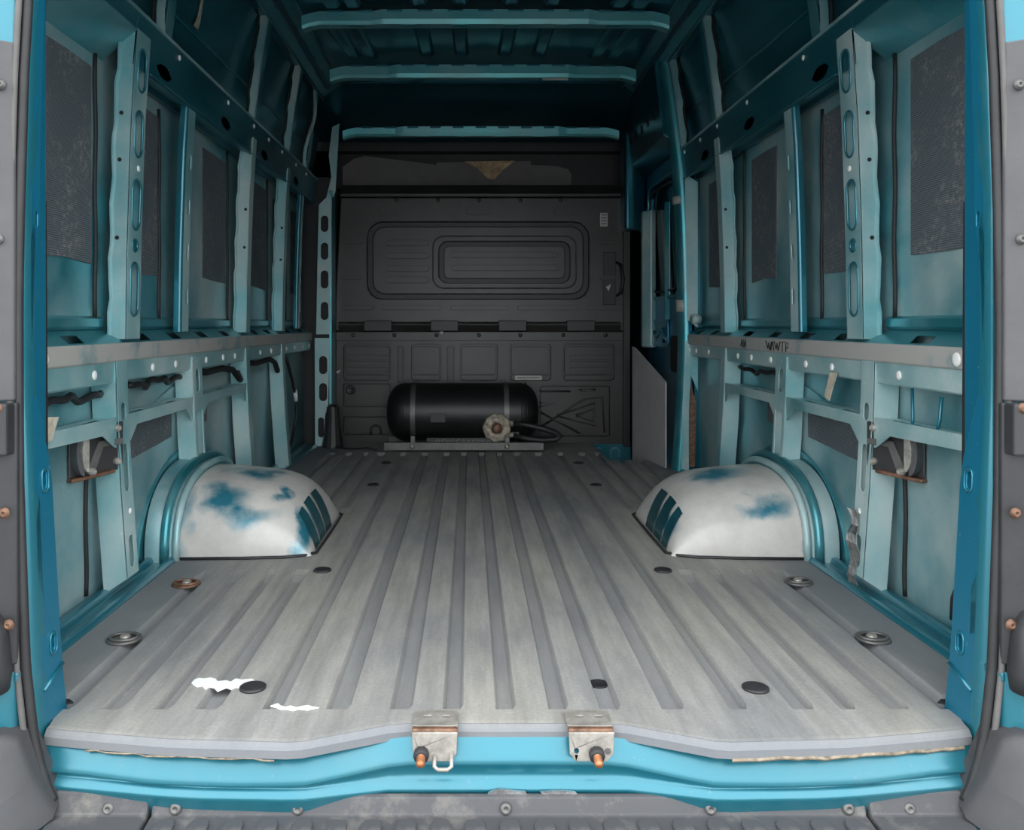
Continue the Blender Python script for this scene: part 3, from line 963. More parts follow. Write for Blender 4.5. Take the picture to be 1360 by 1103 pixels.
for (a, b) in ((461, 515), (757, 809)):
    for y in (475, 483.5, 491.5):
        rib(a, b, y - 3, y + 2.5, YB + .011, .012, 'louvre')
for f in slits:
    rib(f[0] + 3, f[1] - 3, f[2] + 3, f[3] - 3, YB + .033, .018)
# cross-braced pressing to the right behind the tank
for pts in ([(700, 534), (735, 536), (700, 545)], [(702, 520), (758, 520)], [(718, 568), (775, 531), (800, 528), (803, 575)], [(718, 548), (770, 576)], [(740, 552), (790, 536), (792, 566), (740, 553)], [(765, 552), (788, 544), (788, 560), (765, 552.5)]):
    MB().tube([(bx(a), YB + .008, bz(b)) for a, b in pts], .007, 6).build('brace_bead', 'bulk', wf, True)
MB().lathe([(.028, 0), (.028, .008), (.018, .010), (.012, .004), (0, .004)], (bx(466), YB + .009, bz(518)), (0, -1, 0), 14).build('round_knob', 'bulk_dark', wf, True)
hk = [(bx(499) - .028 * math.cos(t), YB + .004, bz(572) + .028 * math.sin(t)) for t in zs(0, math.pi, 8)]
MB().tube([(hk[0][0], YB + .004, bz(578))] + hk + [(hk[-1][0], YB + .004, bz(578))], .007, 6).build('tie_loop', 'bulk_dark', wf, True)
MB().tube([(bx(770), YB, bz(518)), (bx(775), YB - .02, bz(519)), (bx(785), YB - .02, bz(517)), (bx(790), YB, bz(518))], .007, 6).build('latch', 'strap', wf, True)
# top beam of the bulkhead, three embossed plates, edge strips and pull handle
MB().prism([(YB - .01, bz(262)), (YB - .015, bz(258)), (YB + .05, bz(244)), (YB + .07, bz(244)), (YB + .07, bz(262))], bx(452), bx(824), 'x').build('top_beam', 'bulk', wf, bevel=.004)
for (a, b) in ((503, 526), (619, 653), (735, 768)):
    rib(a, b, 275, 286, YB + .001, .005, 'embossed_plate')
for (x0, x1) in ((bx(439), bx(447)), (bx(827), bx(836))):
    MB().box(x0, x1, YB - .03, YB + .03, -.02, bz(250)).build('edge_strip', 'bulk_dark', wf, bevel=.004)
MB().tube([(bx(819), YB, bz(349)), (bx(823), YB - .03, bz(352)), (bx(826), YB - .045, bz(372)), (bx(823), YB - .03, bz(390)), (bx(819), YB, bz(393))], .009, 8).build('pull_handle', 'bulk_dark', wf, True)
MB().box(bx(801), bx(818), YB - .004, YB + .004, bz(405), bz(335)).build('handle_plate', 'bulk_dark', wf, bevel=.003)
for (a, b, c, d, lab, nm, ct) in ((797, 807, 283, 301, 'small pale paper label at the upper right of the bulkhead', 'paper_label', 'label'), (684, 720, 499, 505, 'narrow white sticker on lower bulkhead above the black tank', 'sticker', 'sticker')):
    yy = YB + .0025 if c > 400 else YB
    o = MB().plate(brr(a, b, c, d, .004), [], .0015, XY(yy - .0002 if c < 400 else YB + .0058, -1)).build(nm, 'label')
    tag(o, lab, ct)
    for k in range(4 if c < 400 else 1):
        if c < 400:
            MB().box(bx(a + 1.5), bx(b - 1.5), yy - .0021, yy - .0017, bz(d) + .012 + k * .017, bz(d) + .019 + k * .017).build('print_line', 'strap', o)
        else:
            MB().box(bx(a + 3), bx(b - 4), YB + .0040, YB + .0044, bz(502.8), bz(501.4)).build('print_line', 'strap', o)
for (px, py, w_, h_, lab) in ((808, 382, 3.5, 5, 'white paint chip beside the pull handle of the bulkhead'), (587, 441, 3.5, 4, 'white chip on the bulkhead seam above the tank'), (449, 494, 4, 2.5, 'white plug at the left edge of the bulkhead')):
    poly = [(bx(px - w_), bz(py - h_ * .2)), (bx(px), bz(py + h_)), (bx(px + w_), bz(py - h_)), (bx(px), bz(py - h_ * .5))]
    o = MB().plate(poly, [], .004, XY(YB - .0045 if px != 587 else YB - .0085, -1)).build('paint_chip', 'label')
    tag(o, lab, 'chip')
# sill under the right end of the bulkhead, at the step well
bs = MB().box(.63, .86, 4.735, 4.77, -.14, -.002).build('step_riser', 'teal_clean', wf, bevel=.003)
for x in (.68, .77):
    MB().tube([(x - .025, 4.733, -.09), (x - .025, 4.733, -.045), (x - .012, 4.733, -.03), (x + .012, 4.733, -.03), (x + .025, 4.733, -.045), (x + .025, 4.733, -.09)], .006, 6).build('pressing', 'teal', bs, True)

# cab space above and behind the bulkhead
cab = MB().box(-1.05, 1.05, 5.55, 5.6, -.2, 1.95).box(-1.05, -.98, 4.7, 5.6, -.2, 1.95).box(.98, 1.05, 4.7, 5.6, -.2, 1.95).box(-1.05, 1.05, 4.9, 5.6, 1.70, 1.80).box(-1.05, 1.05, 4.8, 5.6, -.2, -.1).build('wall_cab', 'bulk_dark')
tag(cab, 'dark cab space seen above the bulkhead', 'wall', kind='structure')
hb = [(455, 242), (455, 222), (470, 211), (485, 207.5), (500, 209), (540, 214), (580, 219), (578, 242)]
f5 = lambda px, py, Y: ((px - 623) / 1100 * Y - .065, .68 - (py - 430) / 1100 * Y)
o = MB().plate([f5(a, b + (8 if b > 240 else 0), 4.90) for a, b in hb], [], .012, XY(4.90)).build('headliner_board', 'headliner')
tag(o, 'grey curved headliner board above the left half of bulkhead', 'board')
hb = [(574, 242), (580, 216), (640, 214.5), (705, 214), (705, 219), (740, 221), (755, 225), (759, 232), (758, 242)]
o = MB().plate([f5(a, b + (8 if b > 240 else 0), 4.93) for a, b in hb], [], .012, XY(4.93)).build('headliner_board', 'headliner')
tag(o, 'grey headliner board with stepped edge above the right half of bulkhead', 'board')
bp = [(617, 215), (684, 214), (668, 226), (656, 239), (648, 238), (634, 224)]
o = MB().plate([f5(a, b, 4.925) for a, b in bp], [], .004, XY(4.915)).build('paper_scrap', 'brown_paper')
tag(o, 'torn stained brown paper hanging over the headliner boards', 'paper')
# dark lining sheet across the front above the boards
tr2 = MB().box(-.90, .90, 5.0, 5.02, 1.50, 1.78).build('trim_2', 'bulk_dark')
tag(tr2, 'dark teal cross panel above the bulkhead boards', 'trim', kind='structure')

# ================================================================ THINGS INSIDE
# ---------------------------------------------------------------- wheel arches
def wheel_arch(s, label, blobs):
    t = empty('wheel_arch', (s * .72, 2.69, 0))
    tag(t, label, 'wheel arch', 'wheel arches')
    yc, L, H = 0.0, .305, .215
    st = [(.935, 1.0, 1.0), (.90, 1.0, 1.0), (.84, .99, 1.0), (.78, .965, .995), (.72, .93, .985), (.67, .89, .97), (.635, .83, .955), (.605, .745, .94), (.58, .63, .925), (.56, .49, .91), (.545, .34, .90), (.532, .17, .89), (.525, 0.0, .885)]
    NA = 30
    rws = []
    for (x, hs_, ls) in st:
        row = []
        for a in zs(0, math.pi, NA):
            c, sn = math.cos(a), math.sin(a)
            row.append((s * x - s * .72, yc - L * ls * math.copysign(abs(c) ** .85, c), H * hs_ * max(sn, 0) ** .72 - .002))
        rws.append(row)
    MB().grid(rws).build('housing', make_arch_mat('worn_paint_' + SIDE[s], blobs), t, True)
    # flange round the outer end: inner bead, groove, outer bead
    for (x, rr_, k, mt, nm) in ((.905, .011, 1.045, 'teal_pillar', 'flange_bead'), (.932, .014, 1.10, 'teal', 'flange_bead')):
        pts = []
        for a in zs(0, math.pi, 26):
            c, sn = math.cos(a), math.sin(a)
            pts.append((s * (x - .72), -L * k * math.copysign(abs(c) ** .85, c), (H + (k - 1) * .3) * max(sn, 0) ** .72))
        MB().tube(pts, rr_, 8).build(nm, mt, t, True)
    rws = []
    for (x, k) in ((.900, 1.0), (.918, 1.06), (.95, 1.12), (.985, 1.13)):
        rws.append([(s * (x - .72), -L * k * math.copysign(abs(math.cos(a)) ** .85, math.cos(a)), (H + (k - 1) * .3) * max(math.sin(a), 0) ** .72 - .002) for a in zs(0, math.pi, 26)])
    MB().grid(rws).build('outer_flange', 'teal_panel', t, True)
    # stiffening beads on the inner end
    def surf(x, y):
        hs_ = lerp([(a, b) for a, b, c in reversed(st)], x)
        ls = lerp([(a, c) for a, b, c in reversed(st)], x)
        c = min(1.0, abs(y) / (L * ls)) ** (1 / .85)
        return H * hs_ * max(0.0, 1 - c * c) ** .36

    for (ya, yb) in ((-.215, -.150), (-.135, -.045), (-.030, .07)):
        rws = []
        for x in (.5262, .532, .545, .56, .578):
            k = (x - .5262) / .07
            y0_, y1_ = ya + .30 * k * (yb - ya) * (1 if ya < -.2 else .3), yb - .12 * k * (yb - ya)
            rws.append([(s * (x - .0035 - .72), y, surf(x, y) + .0015) for y in (y0_, (y0_ + y1_) / 2, y1_)])
        rws.insert(0, [(p[0] + s * .006, p[1], p[2] - .004) for p in rws[0]])
        rws.append([(p[0] + s * .010, p[1], p[2] - .008) for p in rws[-1]])
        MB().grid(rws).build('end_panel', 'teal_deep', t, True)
    # dressed rubber edge of the liner round the foot
    pts = [(s * (.90 - .72), -L * 1.02, .004), (s * (.72 - .72), -L * 1.0, .004), (s * (.60 - .72), -L * .965, .004), (s * (.545 - .72), -L * .90, .004), (s * (.515 - .72), -L * .80, .004), (s * (.513 - .72), 0, .004), (s * (.515 - .72), L * .8, .004), (s * (.55 - .72), L * .92, .004), (s * (.9 - .72), L, .004)]
    MB().tube(pts, .0045, 6).build('edge_seal', 'dark_plastic', t, True)
    return t


wheel_arch(-1, 'left wheel arch with worn pale top and scattered teal patches', [(-.075, -.20, .145, .12, .11, .055), (-.01, -.23, .115, .11, .10, .05), (.085, -.15, .155, .035, .06, .03), (.0, -.02, .212, .17, .09, .04), (-.20, -.25, .08, .05, .14, .16), (.165, -.22, .06, .045, .12, .13)])
wheel_arch(1, 'right wheel arch, pale worn box with a small teal scuff', [(.085, -.21, .135, .11, .10, .045), (-.02, -.02, .205, .18, .10, .045), (.205, -.25, .06, .04, .14, .16), (-.175, -.1, .06, .035, .15, .09)])

# ---------------------------------------------------------------- gas tank
tk = empty('gas_tank', (-.10, 4.55, 0))
tag(tk, 'black cylindrical gas tank strapped to a steel rail before the bulkhead', 'tank')
R_, LN = .157, .415
prof_ = [(0.0, -LN)] + [(R_ * math.sin(a) ** .75, -LN + .10 * (1 - math.cos(a))) for a in zs(.15, math.pi / 2, 8)] + [(R_, -.20), (R_, .20)] + [(R_ * math.sin(a) ** .75, LN - .10 * (1 - math.cos(a))) for a in reversed(zs(.15, math.pi / 2, 8))] + [(0, LN)]
body = MB().lathe(prof_, (0, 0, .196), (1, 0, 0), 40).build('tank_body', 'black_metal', tk, True)
for x in (-.315, .315, .345):
    pts = [(x, (R_ + .001) * math.cos(a), .196 + (R_ + .001) * math.sin(a)) for a in zs(0, 2 * math.pi, 40)[:-1]]
    MB().tube(pts, .003, 6, closed=True).build('weld_seam', 'black_metal', body, True)
for x in (-.265, .235):
    rw = []
    for a in zs(-math.pi * .25, math.pi * 1.25, 36):
        rw.append([(x + d, -(R_ + .0045) * math.cos(a), .196 + (R_ + .0045) * math.sin(a)) for d in (-.013, .013)])
    MB().grid(rw).build('strap', 'strap', tk, True)
    MB().box(x - .010, x + .014, -.172, -.160, .045, .085).build('strap_buckle', 'strap', tk, bevel=.002)
    MB().lathe([(.015, 0), (.015, .006), (.009, .008), (.009, .014), (0, .014)], (x, -.184, .032), (0, -1, 0), 12).build('clamp_bolt', 'steel', tk, True)
MB().box(-.415, .43, -.182, -.145, .010, .052).build('front_rail', 'strap', tk, bevel=.003)
MB().box(-.415, .43, .10, .14, .002, .045).build('back_rail', 'strap', tk, bevel=.003)
for x in (-.30, .33):
    MB().box(x - .02, x + .02, -.145, .10, .012, .042).build('cross_bar', 'strap', tk)
MB().box(-.17, -.09, -.1605, -.156, .155, .205).build('data_plate', 'black_metal', body, bevel=.001)
# valve
MB().lathe([(.072, -.10), (.074, .0), (.078, .012), (.076, .022), (.060, .030), (.055, .024), (.035, .026), (.030, .034), (0, .034)], (.182, -.155, .128), (0, -1, .05), 9).build('valve_cover', 'valve', tk, bevel=.004)
MB().lathe([(.030, 0), (.026, .010), (.012, .014), (0, .014)], (.182, -.188, .128), (0, -1, .05), 10).build('valve_cap', 'rust_steel', tk, True)
for (z, zz1) in ((.150, .120), (.090, .075)):
    MB().tube([(.24, -.16, z), (.30, -.165, z)], .016, 8).build('hose_fitting', 'steel', tk, True)
MB().tube([(.27, -.165, .15), (.34, -.18, .145), (.43, -.19, .125), (.49, -.19, .105), (.515, -.185, .085), (.49, -.18, .068), (.42, -.18, .064), (.34, -.175, .072), (.27, -.165, .09)], .016, 10).build('hose', 'cable', tk, True)
tx = bpy.data.curves.new('lettering', 'FONT')
tx.body = 'OEHFGRACHUS'
tx.size = .036
tx.extrude = .0008
tx.align_x = 'CENTER'
tx.space_character = 1.25
tmp = bpy.data.objects.new('lettering_tmp', tx)
COL.objects.link(tmp)
dg = bpy.context.evaluated_depsgraph_get()
me = bpy.data.meshes.new_from_object(tmp.evaluated_get(dg))
bpy.data.objects.remove(tmp)
me.materials.clear()
me.materials.append(M['strap'])
lo = put('lettering', me, tk)
lo.rotation_euler = (math.pi / 2, 0, 0)
lo.location = (.005, -.150, .0385)
MB().box(-.19, .24, -.149, -.146, .01, .072).build('name_plate', 'black_metal', tk)

# ---------------------------------------------------------------- grey board leaning in the sliding-door opening
a0, a1 = Vector((.862, 3.885)), Vector((.800, 4.35))
d2 = (a1 - a0)
bpts = [(0, 0.002), (.53, .002), (.54, -.098), (1, -.098), (1.0, .56), (.93, .555), (.0, .405)]
nrm = Vector((-d2.y, d2.x)).normalized()
bd = MB().plate(bpts, [], .008, lambda u, v, t: (a0.x + d2.x * u + nrm.x * t + .0, a0.y + d2.y * u + nrm.y * t, v)).build('hardboard_panel', 'board')
tag(bd, 'grey cut hardboard panel standing in the sliding door opening', 'board')


# ---------------------------------------------------------------- wall-mounted odds and ends
def vent(s, label):
    X = lambda x: s * x
    t = empty('vent_flap', (X(.978), 2.000, .372))
    tag(t, label, 'vent', 'side wall vents')
    dx, dy = -.46, .888
    fn = lambda u, v, w_: (X(dx * u * .56 - dy * w_), dy * u * .56 - .46 * w_, v * .75)
    MB().plate([(-.115, -.075), (.16, -.075), (.16, .085), (-.115, .085)], [], .006, fn).build('back_plate', 'dark_plastic', t, bevel=.003)
    MB().plate([(-.12, -.088), (.10, -.080), (.10, -.068), (-.12, -.075)], [], .020, fn).build('lower_lip', 'rust_steel', t, bevel=.003)
    MB().plate([(0.0, -.07), (.05, .02), (.02, .03), (-.045, -.07)], [], .014, fn).build('strut', 'strap', t, bevel=.002)
    MB().plate([(.03, .01), (.15, .01), (.15, .03), (.03, .03)], [], .012, fn).build('strut', 'strap', t, bevel=.002)
    disc = [(-.070 + .04 * math.cos(a), .005 + .075 * math.sin(a)) for a in zs(math.pi * .5, math.pi * 1.5, 14)]
    MB().plate(disc, [], .030, fn).build('round_fitting', 'grey_plastic', t, bevel=.004)
    disc = [(-.062 + .034 * math.cos(a), .005 + .062 * math.sin(a)) for a in zs(math.pi * .5, math.pi * 1.5, 14)]
    MB().plate(disc, [], .040, fn).build('fitting_rim', 'steel', t, bevel=.004)
    for (u, v) in ((-.055, .065), (-.055, -.055), (.12, .065), (.12, -.045)):
        MB().lathe([(.009, 0), (.009, .008), (.005, .014), (0, .014)], fn(u, v, .006 if u > 0 else .040), (-s * dy, -.46, 0), 8).build('nut', 'steel', t)
    return t


vent(-1, 'black vent plate with grey round fitting low on left wall')
vent(1, 'black vent plate with grey round fitting low on right wall')

# cardboard and tape scraps
o = MB().plate([(1.655, .492), (1.755, .482), (1.725, .436), (1.69, .434)], [], .003, lambda u, v, t: (-.934 + t * -1, u, v)).build('card_scrap', 'card')
tag(o, 'torn beige card tucked on the left lower shelf by rear post', 'card')
o = MB().plate([(2.255, .545), (2.30, .545), (2.335, .475), (2.305, .465), (2.285, .50)], [], .003, lambda u, v, t: (.936 + t, u, v)).build('card_scrap', 'card')
tag(o, 'torn brown card hanging from the right belt rail', 'card')
# wire bracket on the right
o = MB().tube([(.962, 1.80, .52), (.958, 1.80, .47), (.955, 1.805, .446), (.955, 1.86, .446), (.955, 1.905, .446), (.958, 1.91, .47), (.962, 1.92, .53)], .004, 7).build('wire_hoop', 'teal_clean', smooth=True)
tag(o, 'bent teal wire hoop on the right lower shelf', 'bracket')
# foil strip hanging over the right sill
fo = MB()
fr = []
for z in zs(.0, .19, 9):
    fr.append([(.914 - .006 * math.sin(z * 70) - .002 * k, 2.085 + .012 * k + .006 * math.sin(z * 50 + k), z + .02) for k in range(4)])
fo.grid(fr)
o = fo.build('foil_strip', 'foil')
sm = o.modifiers.new('thick', 'SOLIDIFY')
sm.thickness = .0015
tag(o, 'crumpled silver foil strip hanging at the right slotted pillar foot', 'foil')


def hose_elbow(s, label):
    X = lambda x: s * x
    t = empty('hose_elbow', (X(1.005), 1.70, .13))
    tag(t, label, 'hose', 'hose elbows low on the side walls')
    MB().lathe([(.022, 0), (.022, .012), (.014, .016), (0, .016)], (0, 0, 0), (-s, 0, 0), 12).build('grommet', 'steel' if s < 0 else 'dark_plastic', t, True)
    MB().tube([(0, 0, 0), (X(-.03), .01, .002), (X(-.045), .03, -.004), (X(-.045), .045, -.03), (X(-.045), .048, -.075)], .0105, 8).build('pipe', 'cable', t, True)
    MB().tube([(X(-.028), .006, .002), (X(-.040), .02, .001)], .0145, 8).build('clamp', 'steel' if s < 0 else 'strap', t, True)
    return t


hose_elbow(-1, 'chrome elbow hose poking out of the left lower wall panel')
hose_elbow(1, 'black elbow hose poking out of the right lower wall panel')


def cable(pts, r, label, name='cable', mat='cable'):
    o = MB().tube(pts, r, 7).build(name, mat, smooth=True)
    tag(o, label, 'cable')
    return o


def wiggle(s, y0, y1, z, n, amp, x=.985):
    ph = random.uniform(0, 6)
    m = n * 3
    return [(s * (x + .006 * math.sin(i * .5 + ph)), y0 + (y1 - y0) * i / m, z + amp * (.6 * math.sin(i * .37 + ph) + .4 * math.sin(i * .83 + ph * 2))) for i in range(m + 1)]


cable(wiggle(-1, 1.58, 2.10, .505, 14, .012), .009, 'black wiring loom under left belt rail nearest the rear door', 'wiring_loom')
cable(wiggle(-1, 2.25, 2.62, .510, 10, .012), .009, 'black wiring loom under left belt rail above the wheel arch', 'wiring_loom')
cable([(-.985, 2.75, .52), (-.98, 2.9, .51), (-.975, 3.05, .515), (-.965, 3.15, .505), (-.955, 3.20, .47), (-.958, 3.235, .46), (-.975, 3.25, .49)], .012, 'black cable looping into the left wide pillar', 'wiring_loom')
cable([(-.985, 3.36, .52), (-.975, 3.55, .51), (-.96, 3.72, .52), (-.955, 3.80, .50), (-.955, 3.845, .46), (-.965, 3.88, .47)], .012, 'black cable looping into the second wide left pillar', 'wiring_loom')
cable([(-.955, 4.00, .53), (-.95, 4.05, .48), (-.945, 4.12, .40), (-.94, 4.19, .30), (-.94, 4.20, .2), (-.945, 4.12, .10), (-.955, 4.07, .06)], .008, 'thin black cable hanging down behind the front left pillar')
cable([(-.965, 4.00, .53), (-.965, 4.03, .40), (-.965, 4.05, .25), (-.965, 4.06, .06)], .010, 'straight black cable running down the front left wall')
o = MB().tube([(-.941, 4.165, .345), (-.939, 4.185, .29)], .0105, 8).build('cable_tag', 'white_cap', smooth=True)
tag(o, 'white tag wrapped round the thin hanging cable', 'tag')
cable([(-.79, 4.50, .008), (-.70, 4.45, .006), (-.62, 4.47, .008), (-.56, 4.42, .006)], .005, 'loose black wire on the floor beside the door post boot')
cable(wiggle(1, 2.75, 3.22, .505, 10, .010), .008, 'dark wiring loom under right belt rail above the wheel arch', 'wiring_loom')


# marker scribbles on the right belt rail
def scribble(y0, strokes, label):
    mb = MB()
    for st_ in strokes:
        mb.tube([(.9393, y0 - u, .586 + v) for u, v in st_], .0026, 5, flat=.6)
    mb.build('marker_scribble', 'black_gap', belt_right)


belt_right = [c for c in walls[1].children if c.name.startswith('belt_rail')][0]
W_ = lambda u: [(u, .036), (u + .018, .010), (u + .026, .030), (u + .036, .006), (u + .052, .034)]
scribble(2.80, [W_(0), [(.045, .006), (.062, .035), (.072, .005)], W_(.075), [(.125, .034), (.165, .034)], [(.145, .034), (.143, .003)], [(.172, .004), (.175, .035), (.195, .030), (.190, .018), (.174, .016)]], '')
scribble(3.06, [[(.0, .010), (.012, .034), (.024, .008)], [(.03, .034), (.034, .008), (.05, .034), (.056, .010)], [(.008, .02), (.05, .022)]], '')
o = MB().plate([(2.665, 1.640), (2.700, 1.640), (2.705, 1.665), (2.690, 1.735), (2.678, 1.730), (2.680, 1.675)], [], .003, lambda u, v, t: (-(S(v) - .006 - t), u, v)).build('tape_scrap', 'card')
tag(o, 'torn pale tape stuck high on the left upper skin', 'tape')
# dried white paint on the floor
for pts, lab in (([(-0.5889, 1.5636), (-0.588, 1.5768), (-0.5824, 1.584), (-0.5702, 1.582), (-0.5608, 1.5861), (-0.549, 1.5809), (-0.5416, 1.5697), (-0.526, 1.5737), (-0.5163, 1.5676), (-0.5107, 1.582), (-0.4982, 1.5768), (-0.4793, 1.5809), (-0.4698, 1.5697), (-0.4718, 1.5556), (-0.4825, 1.5516), (-0.488, 1.5397), (-0.4999, 1.5437), (-0.5049, 1.5339), (-0.5167, 1.5417), (-0.523, 1.5339), (-0.5284, 1.5261), (-0.5386, 1.5397), (-0.5504, 1.5456), (-0.5531, 1.5339), (-0.5646, 1.5496), (-0.5721, 1.5456), (-0.5821, 1.5536)],
                  'white dried paint splash beside the left rear floor plug'),
                 ([(-0.4176, 1.4679), (-0.411, 1.475), (-0.406, 1.4786), (-0.3988, 1.4688), (-0.3894, 1.4652), (-0.3821, 1.4697), (-0.3705, 1.4634), (-0.3611, 1.4679), (-0.3515, 1.4714), (-0.3422, 1.4661), (-0.33, 1.4626), (-0.3399, 1.4582), (-0.3479, 1.4529), (-0.3649, 1.4564), (-0.3738, 1.4503), (-0.3874, 1.4564), (-0.3974, 1.4555), (-0.4066, 1.4634)],
                  'thin white paint smear near the left rear edge of floor')):
    o = MB().plate(pts, [], .0015, lambda u, v, t: (u, v, .0006 + t)).build('paint_splash', 'paint_spill')
    tag(o, lab, 'paint spill', 'white paint spills on the floor')

# ================================================================ REAR OPENING
# ---------------------------------------------------------------- rear sill
def sill_y(x):
    return y_edge(max(-.775, min(.775, x))) - .002


sx_ = [-.80 + 1.6 * i / 48 for i in range(49)]
rws = []
def bead_z(x):
    a = abs(x)
    return lerp([(0, -.055), (.17, -.055), (.32, -.072), (.45, -.075), (.60, -.071), (.72, -.060), (.775, -.060)], a)


for kind in ('a', 'b', 'c1', 'c2', 'c3', 'd', 'e1', 'e2', 'e3', 'f'):
    row = []
    for x in sx_:
        yb = lerp([(0, 1.395), (.20, 1.393), (.34, 1.362), (.56, 1.366), (.80, 1.385)], abs(x))
        bzv = bead_z(x)
        z2 = lerp([(0, -.092), (.5, -.089), (.80, -.076)], abs(x))
        bzv = max(bzv, z2 + .013)
        y, z = {'a': (yb + .03, -.012), 'b': (yb + .002, -.020), 'c1': (yb - .002, bzv + .009), 'c2': (yb - .014, bzv), 'c3': (yb - .008, bzv - .006),
                'd': (yb - .004, (bzv + z2) / 2), 'e1': (yb - .006, z2 + .006), 'e2': (yb - .020, z2), 'e3': (yb - .018, z2 - .008), 'f': (yb + .0, z2 - .05)}[kind]
        row.append((x, y, z))
    rws.append(row)
sill = MB().grid(rws).build('trim_3', 'teal_clean', None, True)
tag(sill, 'bright teal painted rear sill below the floor edge', 'sill', kind='structure')
MB().box(-.80, .80, 1.40, 1.45, -.20, -.03).build('sill_back', 'teal_clean', sill)
# flaking sealant under the liner lip, rusty spot on the sill centre
for (xa, xb, thick) in ((.36, .76, .006), (-.70, -.38, .003)):
    pts = []
    for i in range(19):
        x = xa + (xb - xa) * i / 18
        pts.append((x, y_edge(x) - .011, -.026 + random.uniform(-.002, .002)))
    MB().tube(pts, thick * .55, 5).build('sealant_edge', 'sealant', sill)
for (x, w_) in ((.0, .035), (.085, .035)):
    pl = [(x + w_ * math.cos(a) * random.uniform(.8, 1.1), -.098 + .008 * math.sin(a) * random.uniform(.7, 1.2)) for a in zs(0, 2 * math.pi, 12)[:-1]]
    MB().plate(pl, [], .004, XY(1.372, -1)).build('bare_metal_patch', 'foil', sill)


# ---------------------------------------------------------------- door strikers
def striker(x, label, loop):
    t = empty('door_striker', (x, 1.39, 0))
    tag(t, label, 'door striker', 'door strikers on the rear sill')
    MB().plate(rrect(-.038, .038, -.004, .052, .008), [rrect(-.022, -.006, .026, .034, .0035), rrect(.010, .026, .026, .034, .0035)], .004, lambda u, v, q: (u, v, .0025 + q)).build('top_plate', 'steel', t, bevel=.001)
    MB().box(-.038, .038, -.014, -.002, -.004, .006).build('folded_edge', 'rust_steel', t, bevel=.003)
    MB().plate([(-.038, .002), (.038, .002), (.036, -.034), (.026, -.046), (-.026, -.046), (-.036, -.034)], [rrect(-.029, -.021, -.034, -.024, .0035)], .004, lambda u, v, q: (u, -.018 + q, v)).build('front_plate', 'steel', t, bevel=.001)
    xb = -.022 if loop else .008
    MB().lathe([(.010, 0), (.010, .006), (.007, .008), (.0075, .028), (.004, .032), (0, .032)], (xb, -.018, -.032), (0, -1, -.15), 12).build('bolt', 'copper', t, True)
    MB().lathe([(.013, 0), (.013, .010), (.010, .012), (0, .012)], (xb, -.018, -.032), (0, -1, -.15), 10).build('bush', 'rubber', t, True)
    if loop:
        MB().tube([(.0, -.018, -.036), (.0, -.034, -.046), (.006, -.036, -.050), (.022, -.036, -.050), (.028, -.034, -.046), (.028, -.018, -.030)], .0035, 7).build('loop', 'steel', t, True)
    else:
        MB().lathe([(.005, 0), (.005, .003), (0, .003)], (.027, -.018, -.028), (0, -1, 0), 8).build('screw', 'strap', t)
    return t


striker(-.122, 'rusty striker bracket with a wire loop, left on rear sill', True)
striker(.138, 'rusty striker bracket without loop, right on rear sill', False)


